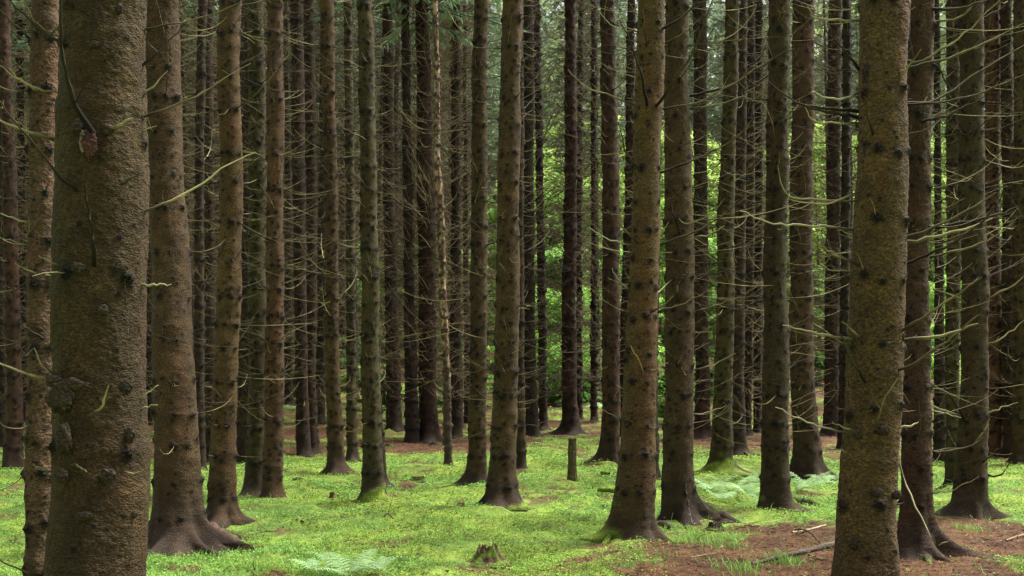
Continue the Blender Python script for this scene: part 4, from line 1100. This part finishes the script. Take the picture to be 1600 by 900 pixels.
fallen("fallen_branch", "thick grey fallen branch on needle litter behind the flaky near trunk", "fallen branch", [(1175, 886), (1215, 876), (1260, 866), (1312, 853)], 5, 11, 1, (.085, .066, .055), .5, 5)
fallen("fallen_branch", "pale straight stick lying above the thick grey fallen branch", "fallen branch", [(1238, 836), (1265, 831), (1290, 824)], 3, 3, 2, (.36, .30, .2), .9, 1)
fallen("fallen_branch", "dark crooked twig standing up from litter by the grey branch", "fallen branch", [(1244, 832), (1262, 842), (1280, 852)], 3, 3, 3, (.07, .05, .03), 1.2, 3, hover=.05)
fallen("fallen_log", "short rotten log lying left of the pale close pair", "log", [(934, 769), (950, 770), (968, 771)], 7, 9, 4, (.11, .06, .04), .6, 0, .2)
fallen("fallen_branch", "dark broken lump of wood behind the snapped post", "fallen branch", [(938, 742), (945, 742), (952, 743)], 7, 5, 5, (.05, .045, .02), .5, 0, .4)
fallen("fallen_branch", "small black curved piece of wood lying in the clover", "fallen branch", [(463, 818), (468, 816), (474, 819)], 4, 3, 6, (.03, .02, .015), .8, 0)
fallen("fallen_branch", "thin brown stick in clover before the leaning trunk", "fallen branch", [(672, 799), (690, 800), (706, 803)], 3, 2, 7, (.12, .08, .04), .8, 2)
fallen("fallen_branch", "thin twig sticking out of clover right of the lone olive trunk", "fallen branch", [(600, 810), (606, 812), (614, 814)], 2, 2, 8, (.08, .06, .03), 1, 3, hover=.04)
fallen("fallen_branch", "thin grey stick on brown margin below the mossy roots", "fallen branch", [(1080, 876), (1096, 872), (1120, 868)], 3, 2, 9, (.2, .14, .09), .8, 1)
fallen("fallen_branch", "pale stick on litter beyond the dark trunk with spread roots", "fallen branch", [(1572, 848), (1590, 842), (1612, 836)], 3, 3, 10, (.28, .2, .13), .8, 1)
fallen("fallen_branch", "long twig lying in clover near the thick rooted trunk", "fallen branch", [(395, 838), (412, 834), (432, 833)], 2, 2, 11, (.12, .09, .05), .9, 2)
fallen("fallen_log", "mossy dark fallen log under the bright leafy gap", "log", [(820, 634), (850, 630), (885, 627)], 12, 8, 12, (.045, .035, .025), .6, 4, .8)
fallen("fallen_log", "second mossy log, higher on the slope under the leafy gap", "log", [(905, 622), (940, 619), (985, 616)], 11, 8, 13, (.04, .035, .025), .6, 4, .7)
fallen("fallen_log", "grey fallen poles on the slope beyond the lone olive trunk", "log", [(585, 655), (610, 662), (640, 672)], 4, 6, 14, (.16, .13, .10), .8, 5)
fallen("fallen_log", "mossy dark log between pale snag and blackish trunk", "log", [(675, 646), (695, 643), (720, 641)], 9, 7, 15, (.05, .045, .03), .6, 3, .9)
fallen("fallen_branch", "bleached twiggy branch heaped near the pinkish trunk", "fallen branch", [(1545, 690), (1570, 700), (1600, 722)], 4, 3, 16, (.33, .27, .2), 1.5, 14, hover=.15)
fallen("fallen_branch", "tangled dark branch lying before the pinkish trunk", "fallen branch", [(1450, 700), (1490, 712), (1530, 715)], 3, 3, 17, (.08, .06, .04), 1.5, 12, hover=.1)

def scraps():
    rng = np.random.default_rng(91)
    X, Y = sample_floor(9000, 6.3, 30, rng, 1.5)
    br = brown(X, Y)
    k = rng.random(len(X)) < .10 + .85 * br
    X, Y, br = X[k], Y[k], br[k]; n = len(X)
    Z = floor_top(X, Y, br) + .006
    L = (.03 + .16 * rng.random(n) ** 2.5); a = rng.random(n) * 6.283; b = rng.normal(0, .12, n)
    t = np.linspace(-.5, .5, 5)[None, :, None]
    d = np.stack([np.cos(a), np.sin(a), b], -1)[:, None, :] * L[:, None, None]
    p = np.stack([X, Y, Z], -1)[:, None, :] + d * t + rng.normal(0, 1, (n, 5, 3)) * (L * .04)[:, None, None]
    R = (.0018 + .006 * rng.random(n) ** 4)[:, None] * np.array([.8, 1, 1, .9, .5])
    V, Q = tubes(p, R, 4)
    c = palette(rng, n, [(.10, .06, .035), (.045, .028, .018), (.24, .18, .10), (.16, .12, .09)], [3, 3, 1.2, 1])
    tag(put("twig_litter", mesh("twig_litter", V, [Q], M_wood, np.repeat(c, 20, 0))), "scattered broken twigs lying on the litter and moss", "twig litter", kind="stuff")
scraps()

# ------------------------------------------------------------------ ferns
def frond_mesh(seed, L=.5, pairs=13, curl=.7, wid=.32):
    rng = np.random.default_rng(seed)
    K = 24
    m = curve_path(L, R_(58), R_(58) - curl * 1.7, K, .01, rng)
    V, Q = tubes(m[None], np.linspace(.0035, .001, K)[None], 4)
    Vs = [V]; Fq = [Q]; n = len(V)
    for i in range(pairs):
        f = .15 + .83 * i / pairs; q = f * (K - 1); k = int(q); t = q - k
        k2 = min(k + 1, K - 1)
        p = m[k] * (1 - t) + m[k2] * t; d = m[k2] - m[k - 1]; d /= np.linalg.norm(d) + 1e-9
        l = L * wid * math.sin(min(1, f * 1.9 + .12) * 1.57) * (1 - max(0, f - .3) / .75) ** .9 + .012
        for sg in (-1, 1):
            out = np.array([0, sg, 0]) * .9 + d * .45 + np.array([0, 0, rng.uniform(-.25, .05)]); out /= np.linalg.norm(out)
            S = 6
            w0 = min(.34 * L / pairs, .10 * l + .004)
            pts = [p + out * l * g + np.array([0, 0, -.22]) * l * g * g for g in np.linspace(0, 1, S)]
            up = []; dn = []
            for j, c in enumerate(pts):
                w = w0 * (1 - (j / (S - 1)) ** 1.6 * .92) * (.75 if j % 2 else 1.1)
                up.append(c + d * w); dn.append(c - d * w * .9)
            Vs.append(np.array(up + dn))
            Fq.append(np.array([[j, j + 1, S + j + 1, S + j] for j in range(S - 1)]) + n); n += 2 * S
    Vc = np.concatenate(Vs)
    C = np.array([.32, .48, .24]) * (.75 + .5 * rng.random((len(Vc), 1)))
    return mesh("frond", Vc, [np.concatenate(Fq)], M_leaf, C, False)
FR = [frond_mesh(500 + k, 0.55, 13, c, w) for k, (c, w) in enumerate([(.5, .3), (.75, .28), (.35, .32), (.9, .26), (.6, .34)])]
def fern(x, y, label, n, s, seed, spread=None, group=None):
    n = max(4, int(n * .75)); s = s * .9
    rng = np.random.default_rng(seed)
    X_, Y, gz = P(x, y)
    root = empty("fern", (X_, Y, gz), label, "fern", group)
    for i in range(n):
        a = i / n * 6.283 + rng.normal(0, .35) if spread is None else rng.uniform(*spread)
        k = s * rng.uniform(.75, 1.15)
        put("frond", FR[rng.integers(len(FR))], root, (0, 0, .0), (rng.normal(0, .12), rng.normal(.28, .14), a), (k, k, k))
fern(545, 900, "large pale fern spreading in the clover at the front of the glade", 8, .85, 1)
fern(490, 893, "small pale fern touching the large one at the front", 4, .6, 2)
fern(592, 893, "small fern with thin fronds beside the large front fern", 4, .5, 3)
fern(790, 786, "dark green little fern at the foot of the leaning trunk", 7, .5, 4)
fern(762, 768, "tiny bright fern tucked behind the leaning trunk", 5, .4, 5)
for i, (x, y, s, d) in enumerate([(1108, 768, .8, "first of the ferns beside the resin-streaked trunk"), (1128, 782, .85, "front fern of the patch with long arching fronds"), (1148, 766, .8, "middle fern of the patch behind the long root"),
                                  (1168, 776, .85, "pale fern beside the dark greenish-edged trunk foot"), (1128, 755, .7, "back fern of the patch below the flared mossy trunk"), (1175, 756, .7, "back fern of the patch against the dark trunk")]):
    fern(x, y, d, 9, s, 10 + i, group="ferns of the patch beside the long root")
fern(1262, 764, "tall pale fern against the broad reddish dark trunk", 8, .9, 20)
fern(1290, 756, "fern with outstretched fronds right of the broad reddish trunk", 7, .9, 21)
fern(1244, 768, "short fern between the dark greenish-edged trunk and broad reddish trunk", 6, .6, 22)
fern(1475, 722, "small leafy fern behind the dark reddish flared trunk", 6, .8, 23)
fern(1440, 745, "small fern in the gap beside the dark reddish flared trunk", 6, .6, 24)
fern(450, 640, "far fern on the slope beyond the slender rusty trunk", 7, 1.1, 25)
fern(940, 640, "far fern at the rim of the leafy gap", 7, 1.3, 26)
fern(1218, 770, "little fern half hidden by the dark greenish-edged trunk", 5, .5, 27)

# ------------------------------------------------------------------ the dense stand behind: every spruce an object
def far_trunk(seed, H=19.0, tint=(.06, .044, .03)):
    rng = np.random.default_rng(seed)
    nt = 12; z = np.concatenate([np.linspace(-.3, .6, 10), np.linspace(.75, H, 110)])
    th = np.arange(nt) / nt * 6.283
    wob = np.cumsum(rng.normal(0, .01, len(z))); wob -= wob[10]; wob2 = np.cumsum(rng.normal(0, .01, len(z)))
    R = (1 - .85 * np.maximum(z, 0) / H)[:, None] * np.ones(nt) * .12
    R += .09 * np.exp(-np.maximum(z, 0) / .15)[:, None] * (.6 + .6 * np.cos(th * 3 + rng.random() * 6))
    R += .006 * rng.normal(0, 1, R.shape)
    V = np.stack([wob[:, None] * .4 + R * np.cos(th), wob2[:, None] * .4 + R * np.sin(th), np.repeat(z[:, None], nt, 1)], -1)
    C = np.array(tint) * (.7 + .6 * rng.random(R.shape)[..., None])
    K = (rng.random(R.shape) < .09)[..., None]; C = np.where(K, C * .25, C)
    I = np.arange(len(z) * nt).reshape(len(z), nt); I2 = np.roll(I, -1, 1)
    Q = np.stack([I[:-1], I2[:-1], I2[1:], I[1:]], -1).reshape(-1, 4)
    return mesh("trunk", V.reshape(-1, 3), [Q], M_bark, C.reshape(-1, 3))
FT = [far_trunk(600 + k, tint=t) for k, t in enumerate([(.050, .036, .024), (.040, .029, .021), (.056, .038, .028), (.038, .032, .021), (.046, .030, .022)])]

def crown_mesh(seed, z0=9.0, z1=20.0, L=2.3, nq=80):
    rng = np.random.default_rng(seed)
    Vs, C, n = [], [], 0
    paths, rads = [], []
    z = z0
    while z < z1:
        f = (z - z0) / (z1 - z0)
        for q in range(5):
            a = rng.random() * 6.283; l = L * (1 - f) ** .8 * rng.uniform(.55, 1.1) + .15
            p = curve_path(l, R_(rng.uniform(-15, 10)), R_(rng.uniform(-30, 15)), 8, .05, rng, rng.uniform(-.3, .3))
            ca, sa = math.cos(a), math.sin(a)
            p = np.stack([p[:, 0] * ca - p[:, 1] * sa, p[:, 0] * sa + p[:, 1] * ca, p[:, 2] + z], -1)
            paths.append(p); rads.append(np.linspace(.018, .005, 8))
            k = int(nq * l / L) + 4
            t = rng.uniform(.2 if f < .4 else .02, 1, k) * 7
            i = np.minimum(t.astype(int), 6); fr = (t - i)[:, None]
            c = p[i] * (1 - fr) + p[i + 1] * fr
            out = np.array([-sa, ca, 0]) * rng.choice([-1, 1], (k, 1)) * rng.uniform(.2, 1, (k, 1)) + np.array([ca, sa, 0]) * rng.uniform(0, .8, (k, 1)) + np.array([0, 0, -1]) * rng.uniform(.1, 1.2, (k, 1))
            out /= np.linalg.norm(out, axis=1, keepdims=True)
            ln = rng.uniform(.08, .30, (k, 1)); sd = np.cross(out, rng.normal(0, 1, (k, 3))); sd /= np.linalg.norm(sd, axis=1, keepdims=True)
            w = ln * .12
            vv = np.stack([c, c + out * ln * .5 + sd * w, c + out * ln, c + out * ln * .5 - sd * w], 1)
            Vs.append(vv.reshape(-1, 3))
            cc = np.array([.17, .25, .155]) * rng.uniform(.6, 1.5, (k, 1)) + np.array([.03, .03, -.01]) * (rng.random((k, 1)) < .3)
            C.append(np.repeat(cc, 4, 0))
        z += .26
    V = np.concatenate(Vs); C = np.concatenate(C)
    Q = np.arange(len(V)).reshape(-1, 4)
    V2, Q2 = tubes(np.array(paths), np.array(rads), 3)
    C = np.concatenate([C, np.tile([[.05, .04, .025]], (len(V2), 1))])
    return mesh("crown", np.concatenate([V, V2]), [np.concatenate([Q, Q2 + len(V)])], M_needle, C, False)
CROWN = [crown_mesh(700 + k, z0=z0) for k, z0 in enumerate([8.2, 9.5, 10.5])]
FARMASS = [twig_mass("dead_twigs", 350 + k, .8, 15, 7, 1.9, .22, .0105, 7) for k in range(3)]

LAND = [(-200, "the frame edge"), (22, "the dark reddish edge trunk"), (150, "the thickest trunk"), (273, "the bare-rooted stout trunk"), (354, "the light brown speckled trunk"), (429, "the slender rusty trunk"), (478, "the two shoulder to shoulder trunks"),
        (519, "the wide-footed thin trunk"), (580, "the lone olive mossy trunk"), (640, "the blackish straight trunk"), (698, "the pale peeling snag"), (748, "the brown root-footed trunk"), (789, "the leaning olive-edged trunk"), (889, "the dark symmetric-footed trunk"),
        (956, "the small-footed reddish trunk"), (1002, "the pale brown close pair"), (1061, "the resin-streaked trunk"), (1130, "the flared mossy trunk"), (1212, "the greenish-edged dark trunk"), (1254, "the broad reddish trunk"), (1310, "the blurred twin trunks"),
        (1368, "the flaky near trunk"), (1428, "the flared reddish trunk"), (1521, "the spread-rooted dark trunk"), (1552, "the pinkish red trunk"), (1900, "the far frame edge")]
def between(x):
    for (a, na), (b, nb) in zip(LAND, LAND[1:]):
        if a <= x < b: return na, nb
    return LAND[-2][1], LAND[-1][1]

frng = np.random.default_rng(11)
spots = []
tries = 0
while len(spots) < 205 and tries < 30000:
    tries += 1
    Y = 25 + 50 * frng.random() ** .8
    x = frng.uniform(-60, 1660)
    X_ = (x - 800) * Y / F
    if 826 < x < 1005: p = .05
    elif any(abs(x - c) < h for c, h in ((1112, 8), (1281, 11), (1388, 6), (1462, 9), (1478, 7), (562, 5), (693, 5))): p = .0
    elif x > 800 and 44 < Y < 62: p = .12
    elif x > 1005: p = .30
    elif x > 740: p = .45
    else: p = 1
    if frng.random() > p: continue
    md = 1.15 if x < 740 else 1.5
    if any((X_ - a) ** 2 + (Y - b) ** 2 < md * md for a, b in spots): continue
    if any(abs(t.base[0] - X_) < .7 and abs(t.Y - Y) < .9 for t in trees.values()): continue
    spots.append((X_, Y))
counts = {}
info = []
for (X_, Y) in spots:
    x = 800 + X_ * F / Y
    na, nb = between(x)
    depth = "nearest" if Y < 34 else ("middle" if Y < 47 else ("distant" if Y < 60 else "farthest"))
    info.append((X_, Y, na, nb, depth))
words_ = {"nearest": "slim twiggy spruce in front of the dense stand", "middle": "thin spruce midway into the stand", "distant": "faint spruce deep in the stand", "farthest": "farthest faint spruce"}
for (X_, Y, na, nb, depth) in info:
    lab = f"{words_[depth]} between {na} and {nb}"
    lab = " ".join(lab.split()[:99])
    if len(lab.replace("-", " ").split()) > 16:
        lab = {"nearest": "nearer slim spruce", "middle": "thin spruce midway back", "distant": "faint distant spruce", "farthest": "farthest spruce"}[depth] + f" between {na} and {nb}"
    z = float(ground_z(X_, Y))
    root = empty("spruce_tree", (X_, Y, z), lab, "tree", f"{depth} background spruces between {na} and {nb}")
    s = frng.uniform(.6, 1.25)
    rz = frng.random() * 6.28
    hs_ = frng.uniform(.9, 1.1)
    lean = (frng.normal(0, .012), frng.normal(0, .012), rz)
    put("trunk", FT[frng.integers(len(FT))], root, (0, 0, 0), lean, (s, s, hs_))
    o = put("dead_twigs", FARMASS[frng.integers(3)], root, (0, 0, 0), lean, (.85, .85, 1.0)); o["kind"] = "stuff"
    xx = 800 + X_ * F / Y
    if Y > 37 and not (xx > 790 and 40 < Y < 64) and frng.random() < .75:
        put("crown", CROWN[frng.integers(3)], root, (0, 0, 0), lean, (1, 1, hs_))

# crowns of the taller named trees of the far rows
for k in ["O", "M", "l1", "l2"]:
    T = trees[k]
    put("crown", CROWN[frng.integers(3)], T.root, (float(T.cx[-1] - T.base[0]), 0, 1.0), (0, 0, frng.random() * 6))

# ------------------------------------------------------------------ broadleaved trees and shrubs in the light beyond
def leafy(seed, H, R, nleaf, col, z0=.1, size=.09, name="foliage"):
    rng = np.random.default_rng(seed)
    paths, rads = [], []
    trunk = curve_path(H * .92, R_(88), R_(85), 9, .04, rng)
    paths.append(trunk); rads.append(np.linspace(.03 * H / 3, .008, 9))
    tips = []
    nb = int(10 + H * 4)
    for i in range(nb):
        f = rng.uniform(z0, .98); q = f * 8; k = min(int(q), 7); p = trunk[k] * (1 - (q - k)) + trunk[k + 1] * (q - k)
        a = rng.random() * 6.283; l = R * rng.uniform(.5, 1.1) * (1 - .45 * f)
        m = curve_path(l, R_(rng.uniform(5, 50)), R_(rng.uniform(-20, 25)), 9, .09, rng, rng.uniform(-.5, .5))
        ca, sa = math.cos(a), math.sin(a)
        m = np.stack([m[:, 0] * ca - m[:, 1] * sa, m[:, 0] * sa + m[:, 1] * ca, m[:, 2]], -1) + p
        paths.append(m); rads.append(np.linspace(.014, .004, 9)); tips.append(m)
    V, Q = tubes(np.array(paths), np.array(rads), 4)
    stem = mesh("stem", V, [Q], M_twig_far)
    tips = np.array(tips)
    k = rng.integers(0, len(tips), nleaf); t = rng.uniform(1.2, 7.99, nleaf); i = t.astype(int); fr = (t - i)[:, None]
    c = tips[k, i] * (1 - fr) + tips[k, np.minimum(i + 1, 8)] * fr
    c = c + rng.normal(0, 1, (nleaf, 3)) * np.array([.2, .2, .07]) * R * .45
    tone = rng.uniform(.55, 1.3, len(tips))[k][:, None] * rng.uniform(.7, 1.3, (nleaf, 1))
    c[:, 2] = np.maximum(c[:, 2], .05)
    V, Q, C = leaf_cards(c[:, 0], c[:, 1], c[:, 2], size * rng.uniform(.6, 1.3, nleaf), .55, rng, np.array(col) * tone, 1.2)
    return stem, mesh(name, V, [Q], M_leaf, C, False)
LEAFT = [leafy(800 + k, h, r, n, c, z0) for k, (h, r, n, c, z0) in enumerate([(9, 2.6, 6500, (.38, .55, .15), .05), (7, 2.2, 5500, (.30, .50, .13), .03), (11, 3.0, 7000, (.42, .58, .17), .08), (5, 2.0, 4500, (.28, .48, .14), .03)])]
SHR = [leafy(820 + k, h, r, n, c, .02, .06) for k, (h, r, n, c) in enumerate([(1.9, 1.4, 3000, (.18, .36, .08)), (1.1, 1.0, 2000, (.12, .26, .06)), (3.4, 1.9, 5200, (.34, .60, .13))])]
lt = [(856, 46, 3), (885, 45, 3), (912, 47, 1), (968, 46, 3), (940, 57, 0), (865, 58, 0), (1105, 57, 0), (1150, 48, 3), (845, 52, 2), (872, 47, 1), (905, 50, 0), (930, 46, 3), (950, 54, 2), (985, 50, 0), (1030, 52, 1), (1075, 55, 2), (1110, 50, 0), (1118, 44, 3), (1170, 54, 2), (1230, 52, 0), (1280, 50, 2), (1284, 45, 3), (1335, 54, 0), (1385, 50, 1), (1420, 52, 0), (1465, 48, 0), (1480, 56, 2),
      (1530, 54, 1), (560, 50, 3), (600, 54, 3), (650, 50, 3), (690, 47, 3), (715, 52, 1), (740, 52, 3), (835, 62, 2), (895, 64, 2), (960, 64, 2), (1110, 64, 2), (1290, 64, 2), (440, 52, 3), (780, 54, 1)]
for (x, Y, k) in lt:
    X_ = (x - 800) * Y / F
    na, nb = between(x)
    far = "farther" if Y > 60 else ("nearer" if Y < 48 else "bright")
    lab = f"{far} {'tall' if k in (0, 2) else 'young'} leafy tree seen between {na} and {nb}"
    if len(lab.replace("-", " ").split()) > 16: lab = f"{far} {'tall' if k in (0, 2) else 'young'} leafy tree between {na} and {nb}"
    if len(lab.replace("-", " ").split()) > 16: lab = f"{far} leafy tree between {na} and {nb}"
    root = empty("leafy_tree", (X_, Y, float(ground_z(X_, Y))), lab, "broadleaf tree", f"{far} leafy trees between {na} and {nb}")
    rz = frng.random() * 6.28; s = frng.uniform(.85, 1.15)
    put("stem", LEAFT[k][0], root, (0, 0, 0), (0, 0, rz), (s,) * 3); put("foliage", LEAFT[k][1], root, (0, 0, 0), (0, 0, rz), (s,) * 3)
sh = [(838, 36.5, 0), (848, 42, 2), (882, 42.5, 2), (912, 43, 2), (858, 40, 2), (876, 37, 1), (900, 41, 2), (915, 37.5, 1), (935, 42, 0), (960, 39, 0), (985, 41, 2), (1040, 33, 0), (1110, 38, 1), (870, 44, 2), (925, 45, 2), (700, 35, 1), (735, 38, 0), (455, 36, 1), (495, 42, 0), (560, 40, 0), (1460, 38, 2), (1478, 42, 2), (1165, 40, 1), (1275, 40, 1), (590, 34, 1), (820, 42, 1)]
for (x, Y, k) in sh:
    X_ = (x - 800) * Y / F
    na, nb = between(x)
    lab = f"{'low' if k == 1 else 'bushy'} {'green' if Y < 40 else 'pale green'} shrub between {na} and {nb}"
    if len(lab.replace("-", " ").split()) > 16: lab = f"{'low' if k == 1 else 'bushy'} shrub between {na} and {nb}"
    root = empty("shrub", (X_, Y, float(ground_z(X_, Y))), lab, "shrub", f"shrubs between {na} and {nb}")
    rz = frng.random() * 6.28
    put("stem", SHR[k][0], root, (0, 0, 0), (0, 0, rz)); put("foliage", SHR[k][1], root, (0, 0, 0), (0, 0, rz))

def rock(x, Y, s, seed, label):
    rng = np.random.default_rng(seed)
    X_ = (x - 800) * Y / F; z = float(ground_z(X_, Y))
    n, m = 22, 30
    U, W = np.meshgrid(np.linspace(0, np.pi, n), np.arange(m) / m * 6.283, indexing='ij')
    d = np.stack([np.sin(U) * np.cos(W), np.sin(U) * np.sin(W), np.cos(U)], -1)
    k = .6 + .8 * fbm(d[..., 0] * 1.5 + 9 + seed, d[..., 2] * 1.5 + 9 + d[..., 1], seed, 4)
    V = d * k[..., None] * np.array([s, s * .8, s * .6])
    up = smoothstep(-.2, .5, d[..., 2] + (fbm(d[..., 0] * 4 + 20, d[..., 1] * 4 + 20, 3) - .5))[..., None]
    C = np.array([.07, .065, .055]) * (1 - up) + np.array([.06, .10, .02]) * up
    I = np.arange(n * m).reshape(n, m); I2 = np.roll(I, -1, 1)
    Q = np.stack([I[:-1], I2[:-1], I2[1:], I[1:]], -1).reshape(-1, 4)
    o = put("mossy_rock", mesh("mossy_rock", V.reshape(-1, 3), [Q], M_rock, C.reshape(-1, 3)), None, (X_, Y, z + s * .15), (0, 0, rng.random() * 6))
    tag(o, label, "rock", "mossy rocks on the slope below the leafy gap")
for i, (x, Y, s, l) in enumerate([(862, 40, .55, "mossy dark rock low in the leafy gap beside the thin bare trunk"), (918, 38, .6, "larger mossy rock between symmetric-footed trunk and very thin trunk"), (945, 41, .5, "mossy rock beside the small-footed dark reddish trunk"), (905, 42.5, .7, "highest mossy rock on the slope under the leafy gap"), (880, 36, .35, "small mossy rock behind the symmetric-footed trunk"), (1030, 31, .3, "small mossy rock glimpsed between the pale close pair")]):
    rock(x, Y, s, 40 + i, l)

# ------------------------------------------------------------------ the far wood that reads as one mass
def far_wood():
    rng = np.random.default_rng(77)
    n = 150000
    Y = rng.uniform(78, 118, n); X = rng.uniform(-1, 1, n) * Y * .62
    g = ground_z(X, Y)
    top = 15 + 9 * fbm(X * .16 + 30, Y * .16 + 30, 3, 3)
    Z = g + rng.random(n) ** .9 * top
    cl = fbm(X * .45 + 40, Z * .45 + Y * .3 + 40, 9, 3)
    k = cl > .42
    X, Y, Z, cl, g = X[k], Y[k], Z[k], cl[k], g[k]
    n = len(X)
    t = smoothstep(.45, .7, fbm(X * .2 + 60, Z * .2 + 60, 13, 2))[:, None]
    c = (np.array([.18, .25, .16]) * (1 - t) + np.array([.33, .45, .17]) * t) * rng.uniform(.6, 1.4, (n, 1))
    V, Q, C = leaf_cards(X, Y, Z, .25 + .25 * rng.random(n), .7, rng, c, 1.0)
    tag(put("far_wood", mesh("far_wood", V, [Q], M_leaf, C, False)), "dim green wood closing the view behind all the trunks", "wood", kind="stuff")
far_wood()
